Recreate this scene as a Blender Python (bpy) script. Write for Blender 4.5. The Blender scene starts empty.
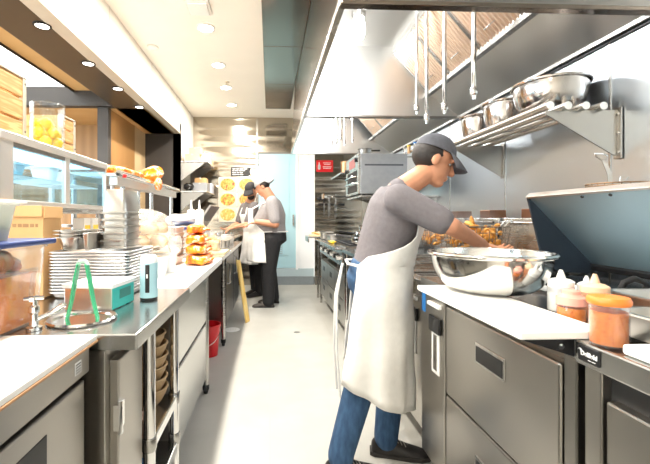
import bpy, bmesh, math, random
from mathutils import Vector, Matrix, Quaternion
random.seed(7)
SC = bpy.context.scene
COL = SC.collection
PI = math.pi
V = Vector

# ---------------------------------------------------------------- materials
MATS = {}
def newmat(name):
    m = bpy.data.materials.new(name); m.use_nodes = True
    nt = m.node_tree
    return m, nt, nt.nodes['Principled BSDF']

def plain(name, col, rough=.5, metal=0., noise=0., nscale=20., bump=0., spec=.5, trans=0., coat=0., alpha=1., sss=0.):
    """procedural: base colour varied by a noise texture, optional bump"""
    m, nt, b = newmat(name)
    N, L = nt.nodes, nt.links
    b.inputs['Roughness'].default_value = rough
    b.inputs['Metallic'].default_value = metal
    b.inputs['Specular IOR Level'].default_value = spec
    b.inputs['Transmission Weight'].default_value = trans
    b.inputs['Coat Weight'].default_value = coat
    b.inputs['Alpha'].default_value = alpha
    c = (*col, 1)
    b.inputs['Base Color'].default_value = c
    tc = N.new('ShaderNodeTexCoord'); nz = N.new('ShaderNodeTexNoise')
    nz.inputs['Scale'].default_value = nscale; nz.inputs['Detail'].default_value = 4
    L.new(tc.outputs['Object'], nz.inputs['Vector'])
    rp = N.new('ShaderNodeValToRGB')
    rp.color_ramp.elements[0].position = .3; rp.color_ramp.elements[1].position = .7
    k = noise if noise else .02
    rp.color_ramp.elements[0].color = (*[max(0, x*(1-k)) for x in col], 1)
    rp.color_ramp.elements[1].color = (*[min(1, x*(1+k)) for x in col], 1)
    L.new(nz.outputs['Fac'], rp.inputs['Fac']); L.new(rp.outputs['Color'], b.inputs['Base Color'])
    if bump:
        bp = N.new('ShaderNodeBump'); bp.inputs['Strength'].default_value = bump; bp.inputs['Distance'].default_value = .01
        L.new(nz.outputs['Fac'], bp.inputs['Height']); L.new(bp.outputs['Normal'], b.inputs['Normal'])
    MATS[name] = m
    return m

def steel(name, col=(.62, .61, .59), rough=.27, var=.08, brush=(4, 4, 220), wave=0., wscale=(1, 1, 3)):
    """brushed stainless: stretched noise drives roughness, optional large waviness of the sheet"""
    m, nt, b = newmat(name)
    N, L = nt.nodes, nt.links
    b.inputs['Metallic'].default_value = 1
    b.inputs['Base Color'].default_value = (*col, 1)
    tc = N.new('ShaderNodeTexCoord')
    mp = N.new('ShaderNodeMapping'); mp.inputs['Scale'].default_value = brush
    L.new(tc.outputs['Object'], mp.inputs['Vector'])
    nz = N.new('ShaderNodeTexNoise'); nz.inputs['Scale'].default_value = 1.; nz.inputs['Detail'].default_value = 3
    L.new(mp.outputs['Vector'], nz.inputs['Vector'])
    n2 = N.new('ShaderNodeTexNoise'); n2.inputs['Scale'].default_value = 5.; n2.inputs['Detail'].default_value = 5
    L.new(tc.outputs['Object'], n2.inputs['Vector'])
    ad = N.new('ShaderNodeMath'); ad.operation = 'ADD'
    ml = N.new('ShaderNodeMath'); ml.operation = 'MULTIPLY_ADD'; ml.inputs[1].default_value = .35; ml.inputs[2].default_value = .325
    L.new(nz.outputs['Fac'], ml.inputs[0]); L.new(ml.outputs[0], ad.inputs[0]); L.new(n2.outputs['Fac'], ad.inputs[1])
    mr = N.new('ShaderNodeMapRange')
    mr.inputs['From Min'].default_value = .6; mr.inputs['From Max'].default_value = 1.4
    mr.inputs['To Min'].default_value = max(.04, rough-var*.2); mr.inputs['To Max'].default_value = rough+var*.2
    L.new(ad.outputs[0], mr.inputs['Value']); L.new(mr.outputs[0], b.inputs['Roughness'])
    bp = N.new('ShaderNodeBump'); bp.inputs['Strength'].default_value = .004; bp.inputs['Distance'].default_value = .001
    L.new(nz.outputs['Fac'], bp.inputs['Height'])
    if wave:
        m2 = N.new('ShaderNodeMapping'); m2.inputs['Scale'].default_value = wscale
        L.new(tc.outputs['Object'], m2.inputs['Vector'])
        n3 = N.new('ShaderNodeTexNoise'); n3.inputs['Scale'].default_value = 1.; n3.inputs['Detail'].default_value = 0
        L.new(m2.outputs['Vector'], n3.inputs['Vector'])
        b2 = N.new('ShaderNodeBump'); b2.inputs['Strength'].default_value = wave; b2.inputs['Distance'].default_value = .05
        L.new(n3.outputs['Fac'], b2.inputs['Height']); L.new(bp.outputs['Normal'], b2.inputs['Normal'])
        L.new(b2.outputs['Normal'], b.inputs['Normal'])
    else:
        L.new(bp.outputs['Normal'], b.inputs['Normal'])
    MATS[name] = m
    return m

def emit(name, col, s):
    m, nt, b = newmat(name)
    b.inputs['Base Color'].default_value = (*col, 1)
    b.inputs['Emission Color'].default_value = (*col, 1)
    b.inputs['Emission Strength'].default_value = s
    MATS[name] = m
    return m

def clear(name, tint=(1, 1, 1), gloss=.12, rough=.03, haze=0., hazecol=(1, 1, 1)):
    """thin clear sheet: transparent + a reflecting coat, optional milky plastic"""
    m = bpy.data.materials.new(name); m.use_nodes = True
    nt = m.node_tree; N, L = nt.nodes, nt.links
    N.remove(N['Principled BSDF'])
    out = N['Material Output']
    tr = N.new('ShaderNodeBsdfTransparent'); tr.inputs['Color'].default_value = (*tint, 1)
    gl = N.new('ShaderNodeBsdfGlossy'); gl.inputs['Roughness'].default_value = rough
    lw = N.new('ShaderNodeLayerWeight'); lw.inputs['Blend'].default_value = .5
    pw = N.new('ShaderNodeMath'); pw.operation = 'POWER'; pw.inputs[1].default_value = 3.
    L.new(lw.outputs['Facing'], pw.inputs[0])
    mr = N.new('ShaderNodeMapRange'); mr.inputs['To Min'].default_value = gloss*.4; mr.inputs['To Max'].default_value = min(.9, .35+gloss)
    L.new(pw.outputs[0], mr.inputs['Value'])
    mx = N.new('ShaderNodeMixShader')
    L.new(mr.outputs[0], mx.inputs['Fac'])
    base = tr.outputs[0]
    if haze:
        df = N.new('ShaderNodeBsdfDiffuse'); df.inputs['Color'].default_value = (*hazecol, 1)
        tl = N.new('ShaderNodeBsdfTranslucent'); tl.inputs['Color'].default_value = (*hazecol, 1)
        m3 = N.new('ShaderNodeMixShader'); L.new(df.outputs[0], m3.inputs[1]); L.new(tl.outputs[0], m3.inputs[2])
        m2 = N.new('ShaderNodeMixShader'); m2.inputs['Fac'].default_value = haze
        L.new(tr.outputs[0], m2.inputs[1]); L.new(m3.outputs[0], m2.inputs[2]); base = m2.outputs[0]
    L.new(base, mx.inputs[1]); L.new(gl.outputs[0], mx.inputs[2])
    L.new(mx.outputs[0], out.inputs['Surface'])
    MATS[name] = m
    return m

def ramped(name, tex, stops, scale=10., rough=.5, stretch=(1, 1, 1), coord='Object', metal=0., bump=0., **kw):
    """colour from a texture through a ramp (wood, food, printed bags)"""
    m, nt, b = newmat(name)
    N, L = nt.nodes, nt.links
    b.inputs['Roughness'].default_value = rough; b.inputs['Metallic'].default_value = metal
    tc = N.new('ShaderNodeTexCoord'); mp = N.new('ShaderNodeMapping'); mp.inputs['Scale'].default_value = stretch
    L.new(tc.outputs[coord], mp.inputs['Vector'])
    if tex == 'noise':
        t = N.new('ShaderNodeTexNoise'); t.inputs['Detail'].default_value = kw.get('detail', 4); o = t.outputs['Fac']
        t.inputs['Distortion'].default_value = kw.get('dist', 0)
    elif tex == 'voronoi':
        t = N.new('ShaderNodeTexVoronoi'); o = t.outputs['Distance'] if not kw.get('cell') else t.outputs['Color']
    else:
        t = N.new('ShaderNodeTexWave'); t.inputs['Distortion'].default_value = kw.get('dist', 6); t.inputs['Detail'].default_value = 3; o = t.outputs['Fac']
    t.inputs['Scale'].default_value = scale
    L.new(mp.outputs['Vector'], t.inputs['Vector'])
    rp = N.new('ShaderNodeValToRGB'); el = rp.color_ramp.elements
    while len(el) < len(stops): el.new(.5)
    for e, (p, c) in zip(el, stops): e.position = p; e.color = (*c, 1)
    L.new(o, rp.inputs['Fac']); L.new(rp.outputs['Color'], b.inputs['Base Color'])
    if bump:
        bp = N.new('ShaderNodeBump'); bp.inputs['Strength'].default_value = bump; bp.inputs['Distance'].default_value = .01
        L.new(o, bp.inputs['Height']); L.new(bp.outputs['Normal'], b.inputs['Normal'])
    MATS[name] = m
    return m

# ---------------------------------------------------------------- mesh collecting
class MB:
    def __init__(s): s.v = []; s.f = []
    def add(s, vs, fs):
        o = len(s.v); s.v += [V(p) for p in vs]; s.f += [tuple(i+o for i in f) for f in fs]; return s
    def box(s, x0, x1, y0, y1, z0, z1, M=None):
        p = [V((x, y, z)) for z in (z0, z1) for y in (y0, y1) for x in (x0, x1)]
        if M is not None: p = [M @ q for q in p]
        return s.add(p, [(0, 2, 3, 1), (4, 5, 7, 6), (0, 1, 5, 4), (2, 6, 7, 3), (0, 4, 6, 2), (1, 3, 7, 5)])
    def frustum(s, c, b, t, z0, z1):
        """rectangular taper; b,t = (half x, half y) at bottom and top"""
        p = []
        for (hx, hy), z in ((b, z0), (t, z1)):
            p += [V((c[0]-hx, c[1]-hy, z)), V((c[0]+hx, c[1]-hy, z)), V((c[0]+hx, c[1]+hy, z)), V((c[0]-hx, c[1]+hy, z))]
        return s.add(p, [(3, 2, 1, 0), (4, 5, 6, 7)] + [(i, (i+1) % 4, 4+(i+1) % 4, 4+i) for i in range(4)])
    def rings(s, rings, cap0=True, cap1=True, closed=True):
        n = len(rings[0]); vs = [p for r in rings for p in r]; fs = []
        for k in range(len(rings)-1):
            for i in range(n if closed else n-1):
                j = (i+1) % n
                fs.append((k*n+i, k*n+j, (k+1)*n+j, (k+1)*n+i))
        if cap0: fs.append(tuple(range(n-1, -1, -1)))
        if cap1: fs.append(tuple(range((len(rings)-1)*n, len(rings)*n)))
        return s.add(vs, fs)
    def lathe(s, prof, c=(0, 0, 0), n=24, M=None):
        """prof [(r,z)...]; a closed profile makes a solid of revolution"""
        rs = []
        for r, z in prof:
            ring = []
            for i in range(n):
                a = 2*PI*i/n; q = V((max(r, 1e-4)*math.cos(a), max(r, 1e-4)*math.sin(a), z))
                if M is not None: q = M @ q
                ring.append(q + V(c))
            rs.append(ring)
        return s.rings(rs)
    def cyl(s, a, b, r, r2=None, n=12):
        a, b = V(a), V(b); d = (b-a).normalized()
        u = d.orthogonal().normalized(); w = d.cross(u)
        r2 = r if r2 is None else r2
        R = [[p+u*(q*math.cos(2*PI*i/n))+w*(q*math.sin(2*PI*i/n)) for i in range(n)] for p, q in ((a, r), (b, r2))]
        return s.rings(R)
    def tube(s, pts, r, n=8, closed=False):
        pts = [V(p) for p in pts]; R = []; m = len(pts)
        prev = None
        for i, p in enumerate(pts):
            if closed: d = (pts[(i+1) % m]-pts[i-1]).normalized()
            else: d = (pts[min(i+1, m-1)]-pts[max(i-1, 0)]).normalized()
            if prev is None: u = d.orthogonal().normalized()
            else: u = (prev - d*prev.dot(d)); u = u.normalized() if u.length > 1e-6 else d.orthogonal().normalized()
            prev = u; w = d.cross(u)
            rr = r[i] if isinstance(r, (list, tuple)) else r
            R.append([p+u*(rr*math.cos(2*PI*k/n))+w*(rr*math.sin(2*PI*k/n)) for k in range(n)])
        if closed: R.append(R[0]); return s.rings(R, False, False)
        return s.rings(R)
    def ell(s, c, r, n=16, m=10, M=None):
        rs = []
        for k in range(m+1):
            t = PI*k/m; ring = []
            for i in range(n):
                a = 2*PI*i/n
                q = V((r[0]*max(math.sin(t), 1e-3)*math.cos(a), r[1]*max(math.sin(t), 1e-3)*math.sin(a), -r[2]*math.cos(t)))
                if M is not None: q = M @ q
                ring.append(q+V(c))
            rs.append(ring)
        return s.rings(rs)
    def prism(s, poly, axis, a, b):
        """2-D polygon pushed along an axis from a to b ('x': (y,z), 'y': (x,z), 'z': (x,y))"""
        def P(p, t):
            return V((t, p[0], p[1])) if axis == 'x' else V((p[0], t, p[1])) if axis == 'y' else V((p[0], p[1], t))
        return s.rings([[P(p, a) for p in poly], [P(p, b) for p in poly]])
    def build(s, name, mat, parent=None, bevel=0., smooth=None, sub=0, solid=0.):
        me = bpy.data.meshes.new(name)
        inv = parent_inv(parent)
        me.from_pydata([inv @ p for p in s.v], [], s.f); me.update()
        bm = bmesh.new(); bm.from_mesh(me); bmesh.ops.recalc_face_normals(bm, faces=bm.faces); bm.to_mesh(me); bm.free()
        o = bpy.data.objects.new(name, me); COL.objects.link(o)
        if parent is not None: o.parent = parent
        for m in (mat if isinstance(mat, (list, tuple)) else [mat]): me.materials.append(m)
        if solid:
            md = o.modifiers.new('solid', 'SOLIDIFY'); md.thickness = solid; md.offset = 0
        if bevel:
            md = o.modifiers.new('bevel', 'BEVEL'); md.width = bevel; md.segments = 2; md.limit_method = 'ANGLE'; md.angle_limit = math.radians(40); md.harden_normals = False
        if sub:
            md = o.modifiers.new('sub', 'SUBSURF'); md.levels = sub; md.render_levels = sub
        if smooth or sub:
            for p in me.polygons: p.use_smooth = True
            if smooth and not sub:
                try: me.set_sharp_from_angle(angle=math.radians(38))
                except Exception: pass
        return o

def parent_inv(p):
    M = Matrix.Identity(4)
    if p is None: return M
    q = p
    while q is not None:
        M = q.matrix_basis @ M; q = q.parent
    return M.inverted()

def bx(name, x0, x1, y0, y1, z0, z1, mat, parent=None, bevel=.002):
    return MB().box(x0, x1, y0, y1, z0, z1).build(name, mat, parent, bevel)

def tag(o, label, cat, group=None):
    o['label'] = label; o['category'] = cat
    if group: o['group'] = group
    return o
def thing(name, label, cat, loc=(0, 0, 0), rz=0., group=None):
    o = bpy.data.objects.new(name, None); COL.objects.link(o)
    o.location = loc; o.rotation_euler = (0, 0, rz); o.empty_display_size = .05
    return tag(o, label, cat, group)
def struct(o): o['kind'] = 'structure'; return o
def stuff(o): o['kind'] = 'stuff'; return o
def dup(root, loc, rz=None, label=None, group=None):
    r = root.copy(); COL.objects.link(r); r.location = loc
    if rz is not None: r.rotation_euler = (0, 0, rz)
    if label: r['label'] = label
    if group: r['group'] = group
    for ch in list(root.children):
        c = ch.copy(); COL.objects.link(c); c.parent = r
        for g in list(ch.children):
            d = g.copy(); COL.objects.link(d); d.parent = c
    return r

# camera geometry of the photograph (used only to turn measured pixels into real places)
F, TH, H = 380., math.radians(2.3), 1.19
CX, CY = 270 + F*math.tan(TH), 218.
ST = steel('stainless_steel', (.50, .49, .47))
ST_D = steel('stainless_dark', (.30, .285, .265), .30)
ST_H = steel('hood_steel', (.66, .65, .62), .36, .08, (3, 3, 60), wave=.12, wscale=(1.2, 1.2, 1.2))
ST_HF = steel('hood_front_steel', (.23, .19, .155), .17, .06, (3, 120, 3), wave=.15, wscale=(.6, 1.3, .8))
ST_W = steel('wall_steel', (.62, .66, .70), .32, .05, (3, 120, 3), wave=.15, wscale=(.8, .8, 2.2))
ST_B = steel('back_wall_steel', (.50, .45, .38), .13, .03, (120, 3, 3), wave=.3, wscale=(.9, .9, 10.))
ST_P = steel('polished_steel', (.78, .77, .75), .12, .05, (2, 2, 40))
ST_C = steel('chrome', (.85, .85, .85), .07, .03)
ST_T = steel('worktop_steel', (.52, .52, .51), .22, .07, (3, 160, 3))
ST_F = steel('fridge_front_steel', (.41, .39, .36), .29, .07, (3, 200, 3))
ALU = steel('sheet_pan_aluminium', (.80, .80, .80), .34, .06, (6, 6, 6))
PAN = steel('gastro_pan_steel', (.58, .56, .53), .28, .05, (10, 10, 10))
BRASS = steel('copper_pot_metal', (.55, .33, .18), .3)
FLUE = steel('scorched_steel', (.30, .15, .09), .4)
WIRE = steel('basket_wire', (.30, .26, .22), .35)
TUBE = steel('shelf_tube_steel', (.74, .71, .66), .25)
CASE = steel('case_frame_steel', (.80, .78, .75), .42)
CASE_FILL = emit('added_case_glow', (.70, .87, 1), 3)  # glow of the strip added inside the glass case
OLDWIRE = plain('oiled_wire', (.30, .19, .11), .45, .7, .15)
BLACK = plain('black_plastic', (.012, .012, .013), .4)
BLACKM = plain('black_metal', (.02, .02, .022), .45, .3)
RUB = plain('black_rubber', (.02, .02, .02), .7)
DGREY = plain('charcoal_plastic', (.06, .065, .075), .5)
WHITE = plain('white_plastic', (.86, .86, .84), .35)
BOARD = plain('cutting_board_white', (.88, .87, .83), .42, 0, .03, 8)
BOARDT = plain('cutting_board_tan_edge', (.50, .27, .13), .5, 0, .1)
BOARDY = plain('pale_yellow_board', (.80, .66, .38), .45, 0, .05)
PLANK = ramped('yellow_plank_wood', 'wave', [(0, (.72, .48, .14)), (1, (.80, .60, .24))], 6, .5, (1, 1, .2))
CEIL = plain('ceiling_white_paint', (.92, .89, .82), .8, 0, .015, 3)
FASC = plain('fascia_white_paint', (.80, .77, .71), .6, 0, .02, 3)
TRIMC = plain('fascia_edge_metal', (.62, .57, .48), .4, .4)
SOFF = plain('dark_bronze_soffit', (.068, .050, .034), .30, .2, .05, 3)
DARKW = plain('dark_brown_panel', (.035, .029, .025), .5, 0, .1, 4)
TANW = plain('tan_wall_paint', (.50, .36, .20), .7, 0, .04, 3)
WOODP = ramped('light_wood_panel', 'wave', [(0, (.27, .135, .04)), (1, (.35, .18, .06))], 2.5, .45, (1, 1, .08), dist=4)
WOODC = ramped('dining_wood_ceiling', 'wave', [(0, (.50, .27, .09)), (1, (.60, .35, .14))], 2.5, .5, (.1, 1, 1), dist=3)
WOODB = ramped('crate_wood', 'wave', [(0, (.56, .33, .13)), (.6, (.66, .42, .19)), (1, (.46, .24, .08))], 7, .6, (6, .6, 6), dist=5)
CARD = ramped('cardboard', 'noise', [(.3, (.62, .36, .15)), (.7, (.70, .43, .20))], 6, .75)
CARDL = plain('pale_cardboard', (.72, .54, .33), .8, 0, .06, 9)
BLUEDOOR = plain('pale_blue_door_paint', (.42, .66, .74), .35, 0, .03, 2)
WHITEDOOR = plain('white_door_paint', (.88, .90, .92), .4, 0, .01, 2)
GREYB = plain('grey_step_vinyl', (.22, .25, .27), .5, 0, .06)
RED = plain('red_plastic', (.62, .012, .02), .35)
REDS = plain('red_sign_enamel', (.66, .01, .015), .4)
TEAL = plain('teal_box_print', (.03, .46, .42), .4)
LBLUE = plain('pale_blue_plastic', (.38, .62, .70), .3)
NAVY = plain('navy_lid_plastic', (.025, .05, .20), .4)
SKYB = plain('blue_sticker', (.03, .22, .62), .5)
LID = steel('lid_inner_steel', (.50, .66, .74), .45, .06, (3, 90, 3))
LIDD = plain('lid_side_charcoal', (.025, .035, .05), .45, .3)
LIDE = steel('lid_edge_steel', (.75, .73, .70), .3)
CLOTHW = plain('white_cotton', (.84, .83, .80), .85, 0, .04, 25, .15)
PAPER = plain('white_paper', (.86, .86, .85), .8)
GREYT = plain('grey_tshirt_cotton', (.16, .145, .155), .9, 0, .08, 60, .1)
GREYT2 = plain('light_grey_tshirt_cotton', (.27, .25, .25), .9, 0, .08, 60, .1)
DGT = plain('dark_grey_shirt_cotton', (.14, .125, .125), .9, 0, .08, 60, .1)
JEANS = ramped('blue_denim', 'noise', [(.3, (.022, .060, .135)), (.7, (.05, .12, .24))], 45, .85, (1, 1, .3), bump=.1)
PANTS = plain('black_trouser_cotton', (.012, .012, .014), .85, 0, .2, 40)
SHOE = plain('black_shoe_leather', (.014, .012, .012), .45, 0, .2, 30)
SHOEB = plain('brown_black_shoe', (.05, .04, .033), .6, 0, .2, 30)
SOLE = plain('shoe_sole_rubber', (.025, .022, .02), .7)
SKIN = plain('skin', (.56, .26, .15), .5, 0, .06, 30)
SKIN2 = plain('skin_tan', (.50, .23, .13), .5, 0, .06, 30)
HAIR = plain('dark_hair', (.015, .01, .008), .6, 0, .2, 80, .3)
CAPG = plain('grey_cap_cloth', (.10, .10, .115), .85, 0, .1, 60, .1)
CAPL = plain('light_grey_cap_cloth', (.34, .34, .34), .85, 0, .1, 60, .1)
CAPB = plain('black_cap_cloth', (.03, .028, .03), .85, 0, .1, 60, .1)
EYEW = plain('eye_white', (.42, .38, .35), .3)
LEMON = plain('lemon_skin', (.90, .62, .02), .4, 0, .06, 40, .25)
GLASS = clear('clear_glass', (.97, .99, 1.), .18, .02)
CGLASS = clear('case_glass', (.80, .93, .98), .22, .03)
PLAST = clear('clear_polycarbonate', (.97, .98, .99), .12, .08, .06, (.9, .92, .95))
BINP = clear('storage_bin_plastic', (.97, .98, .99), .10, .08, .07, (.86, .92, .97))
MILK = clear('milky_plastic', (.95, .95, .93), .2, .15, .60, (.92, .91, .88))
BAGP = clear('clear_bag_film', (.97, .97, .97), .25, .12, .22, (.95, .93, .90))
GREENT = plain('green_tongs_plastic', (.05, .42, .20), .35)
FRIED = ramped('fried_food', 'noise', [(.3, (.42, .15, .03)), (.55, (.75, .36, .06)), (.75, (.85, .55, .18))], 28, .6, bump=.4)
CHIPS = ramped('orange_chips', 'noise', [(.3, (.66, .13, .004)), (.7, (.84, .30, .02))], 20, .6, bump=.3)
BUNS = ramped('pale_buns', 'noise', [(.38, (.60, .27, .06)), (.5, (.76, .50, .22)), (.62, (.82, .66, .44))], 9, .6)
SALSA = ramped('orange_sauce', 'voronoi', [(0, (.42, .045, .004)), (.25, (.66, .16, .006)), (1, (.72, .22, .012))], 110, .35)
PEACH = plain('peach_sauce', (.72, .36, .16), .4, 0, .03)
PINK = plain('pink_bottle_cap', (.80, .36, .28), .4)
ORLID = plain('orange_jar_lid', (.84, .22, .03), .35)
BAGO = ramped('orange_printed_bag', 'noise', [(.0, (.80, .04, .005)), (.40, (.86, .10, .008)), (.47, (.92, .27, .01)), (.56, (.94, .36, .02)), (.60, (.90, .84, .76)), (.66, (.94, .36, .02))], 11, .3, dist=1.2, bump=.3)
BOWLT = plain('tan_bowl', (.46, .31, .16), .6, 0, .08, 20)
GREENV = ramped('green_vegetable', 'noise', [(.3, (.10, .36, .14)), (.7, (.35, .60, .35))], 20, .5)
OIL = plain('fryer_oil', (.10, .045, .01), .08)
GREASE = ramped('hood_filter_baffle', 'wave', [(0, (.62, .46, .34)), (.5, (.80, .62, .48)), (1, (.50, .36, .26))], 20, .35, (0, 1, 0), metal=.7, dist=0)
VENTW = plain('vent_white_metal', (.78, .77, .74), .5)
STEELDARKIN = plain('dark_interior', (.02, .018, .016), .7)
PRINT = plain('white_print', (.85, .85, .85), .5)
PRINTB = plain('dark_print', (.35, .20, .09), .7)
YEL = plain('yellow_plastic', (.90, .60, .03), .4)
LAMP = emit('ceiling_lamp_glow', (1, .95, .86), 40)
LAMPS = emit('soffit_lamp_glow', (1, .96, .88), 14)
BULB = emit('hood_bulb_glow', (1, .99, .96), 30)
LUMI = emit('luminous_ceiling', (1, .985, .95), 4.5)
SKYP = emit('daylight_window', (.70, .87, 1), 8.5)

def floor_mat():
    m, nt, b = newmat('floor_vinyl'); N, L = nt.nodes, nt.links
    tc = N.new('ShaderNodeTexCoord')
    nz = N.new('ShaderNodeTexNoise'); nz.inputs['Scale'].default_value = 3.5; nz.inputs['Detail'].default_value = 6
    L.new(tc.outputs['Object'], nz.inputs['Vector'])
    rp = N.new('ShaderNodeValToRGB'); rp.color_ramp.elements[0].position = .3; rp.color_ramp.elements[1].position = .75
    rp.color_ramp.elements[0].color = (.38, .375, .345, 1); rp.color_ramp.elements[1].color = (.44, .432, .40, 1)
    L.new(nz.outputs['Fac'], rp.inputs['Fac'])
    bk = N.new('ShaderNodeTexBrick'); bk.offset = 0; bk.inputs['Scale'].default_value = 1.
    bk.inputs['Brick Width'].default_value = .62; bk.inputs['Row Height'].default_value = 1.24
    bk.inputs['Mortar Size'].default_value = .003
    bk.inputs['Mortar'].default_value = (.40, .39, .355, 1)
    L.new(tc.outputs['Object'], bk.inputs['Vector']); L.new(rp.outputs['Color'], bk.inputs['Color1']); L.new(rp.outputs['Color'], bk.inputs['Color2'])
    L.new(bk.outputs['Color'], b.inputs['Base Color'])
    b.inputs['Roughness'].default_value = .42
    return m
FLOOR = floor_mat()

def dish_mat(name, seed, food):
    """printed food photograph: a bowl seen from above on a pale ground"""
    m, nt, b = newmat(name); N, L = nt.nodes, nt.links
    tc = N.new('ShaderNodeTexCoord')
    mp = N.new('ShaderNodeMapping'); mp.inputs['Scale'].default_value = (1/.135, 1, 1/.112)
    L.new(tc.outputs['Object'], mp.inputs['Vector'])
    ln = N.new('ShaderNodeVectorMath'); ln.operation = 'LENGTH'; L.new(mp.outputs['Vector'], ln.inputs[0])
    nz = N.new('ShaderNodeTexNoise'); nz.inputs['Scale'].default_value = 16 + seed; nz.inputs['Detail'].default_value = 3
    L.new(tc.outputs['Object'], nz.inputs['Vector'])
    rf = N.new('ShaderNodeValToRGB'); el = rf.color_ramp.elements
    while len(el) < len(food): el.new(.5)
    for e, (p, c) in zip(el, food): e.position = p; e.color = (*c, 1)
    L.new(nz.outputs['Fac'], rf.inputs['Fac'])
    rm = N.new('ShaderNodeValToRGB'); rm.color_ramp.interpolation = 'CONSTANT'
    rm.color_ramp.elements[0].color = (0, 0, 0, 1); rm.color_ramp.elements[1].position = .95; rm.color_ramp.elements[1].color = (1, 1, 1, 1)
    L.new(ln.outputs['Value'], rm.inputs['Fac'])
    mx = N.new('ShaderNodeMix'); mx.data_type = 'RGBA'
    L.new(rm.outputs['Color'], mx.inputs['Factor']); L.new(rf.outputs['Color'], mx.inputs[6]); mx.inputs[7].default_value = (.66, .58, .44, 1)
    L.new(mx.outputs[2], b.inputs['Base Color']); b.inputs['Roughness'].default_value = .3
    return m
XW, XL, ZC, YB, YN = 1.65, -1.35, 2.97, 6.75, -2.2
# ---------------------------------------------------------------- the room
struct(bx('floor', -6, 3, YN, 8.2, -.1, 0, FLOOR, bevel=0))
struct(bx('ceiling', XL, XW+.1, YN, YB+.1, ZC, ZC+.1, CEIL, bevel=0))
struct(bx('wall_right', XW, XW+.1, YN, YB+.1, 0, ZC, ST_W, bevel=0))
for i, y in enumerate((.14, .96, 1.78, 2.60, 3.42, 4.24, 5.06, 5.88)):
    struct(bx('trim_%d' % (i+1), XW-.004, XW, y-.006, y+.006, 0, 2.06, ST, bevel=.001))
# back wall in steel sheets, with the doorway cut out
DX0, DX1, DZ = -.21, .80, 2.35
wb = MB()
wb.box(XL-.6, DX0, YB, YB+.1, 0, ZC); wb.box(DX1, XW+.1, YB, YB+.1, 0, ZC); wb.box(DX0, DX1, YB, YB+.1, DZ, ZC)
struct(wb.build('wall_back', ST_B))
struct(bx('trim_21', DX0-.03, DX0-.01, YB-.006, YB, 0, ZC, ST, bevel=.001))
struct(bx('baseboard_back', DX1, XW, YB-.02, YB, 0, .16, ST_D))
struct(bx('wall_near', -6, 3, YN-.1, YN, 0, 3.0, FASC, bevel=0))
# doorway: pale blue insulated door beside a white fixed panel, on a grey step
d1 = bx('door_1', DX0+.01, .46, YB+.02, YB+.07, .30, DZ-.02, BLUEDOOR, bevel=.004); struct(d1)
bx('door_panel', DX0+.14, .34, YB+.012, YB+.02, .52, DZ-.16, BLUEDOOR, d1, .003)
vv = bx('vent_grille', .09, .22, YB+.004, YB+.012, .55, .84, plain('door_vent_grey', (.34, .47, .52), .5), d1, .002)
for k in range(7):
    bx('vent_slat', .10, .21, YB-.002, YB+.006, .57+k*.037, .585+k*.037, BLUEDOOR, vv, .001)
bx('door_handle', .40, .43, YB-.02, YB+.02, 1.05, 1.25, ST, d1, .004)
struct(bx('trim_31', .46, .50, YB, YB+.08, .27, DZ, WHITEDOOR, bevel=.003))
d2 = struct(bx('door_2', .50, DX1-.02, YB+.02, YB+.07, .27, DZ-.02, WHITEDOOR, bevel=.003))
bx('door_edge', .52, .545, YB+.01, YB+.02, .30, DZ-.05, WHITEDOOR, d2, .002)
struct(bx('trim_32', DX1-.02, DX1, YB, YB+.08, .0, DZ, WHITEDOOR, bevel=.003))
struct(bx('trim_33', DX0, DX1, YB-.0, YB+.1, 0, .15, GREYB, bevel=.004))
struct(bx('trim_34', DX0, DX1, YB+.01, YB+.1, .15, .29, plain('door_sill_grey_blue', (.42, .52, .56), .4), bevel=.004))

# the white wall and fascia along the open service side
struct(bx('wall_left', XL-.1, XL, 5.75, YB, 0, ZC, FASC, bevel=0))
struct(bx('trim_41', XL-.1, XL, YN, 5.75, 2.50, ZC, FASC, bevel=0))
struct(bx('trim_42', XL-.1, XL+.012, YN, 5.75, 2.45, 2.50, TRIMC, bevel=.002))
for i, y in enumerate((2.1, 3.25, 4.4, 5.55)):
    struct(bx('trim_%d' % (43+i), XL, XL+.0015, y-.003, y+.003, 2.50, ZC, TRIMC, bevel=0))
SX = -1.775
struct(bx('trim_51', SX, XL-.1, YN, 5.75, 2.45, 2.62, SOFF, bevel=.002))
struct(bx('trim_52', -1.95, XL, 5.75, 5.85, 0, 2.62, DARKW, bevel=0))
# dining side beyond the pass
struct(bx('wall_dining', -1.95, -1.85, 4.48, 5.28, 0, 2.45, WOODP, bevel=0))
struct(bx('trim_53', -1.96, -1.84, 4.40, 4.48, 0, 2.45, DARKW, bevel=0))
struct(bx('trim_54', -1.95, -1.86, 5.28, 5.75, 0, 2.45, TANW, bevel=0))
struct(bx('trim_55', -6, SX, 4.35, 4.45, 2.45, 2.72, DARKW, bevel=0))
struct(bx('ceiling_dining_wood', -6, SX+.35, 4.45, 5.9, 2.45, 2.5, WOODC, bevel=0))
struct(bx('wall_dining_back', -6, -1.95, 5.25, 5.35, 0, 2.45, WOODP, bevel=0))
struct(bx('wall_dining_left', -6.1, -6, YN, 5.4, 0, 2.8, TANW, bevel=0))
for i, (a, b) in enumerate(((-1.8, .1), (.3, 2.2), (2.4, 4.2))):
    wn = struct(bx('window_%d' % (i+1), -5.985, -5.975, a, b, .5, 2.45, SKYP, bevel=0))
    for z in (.48, 2.43): bx('window_frame', -6., -5.94, a-.04, b+.04, z, z+.05, BLACKM, wn, .003)
    for yy in (a-.04, (a+b)/2-.02, b): bx('window_mullion', -6., -5.94, yy, yy+.04, .5, 2.45, BLACKM, wn, .003)
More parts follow.
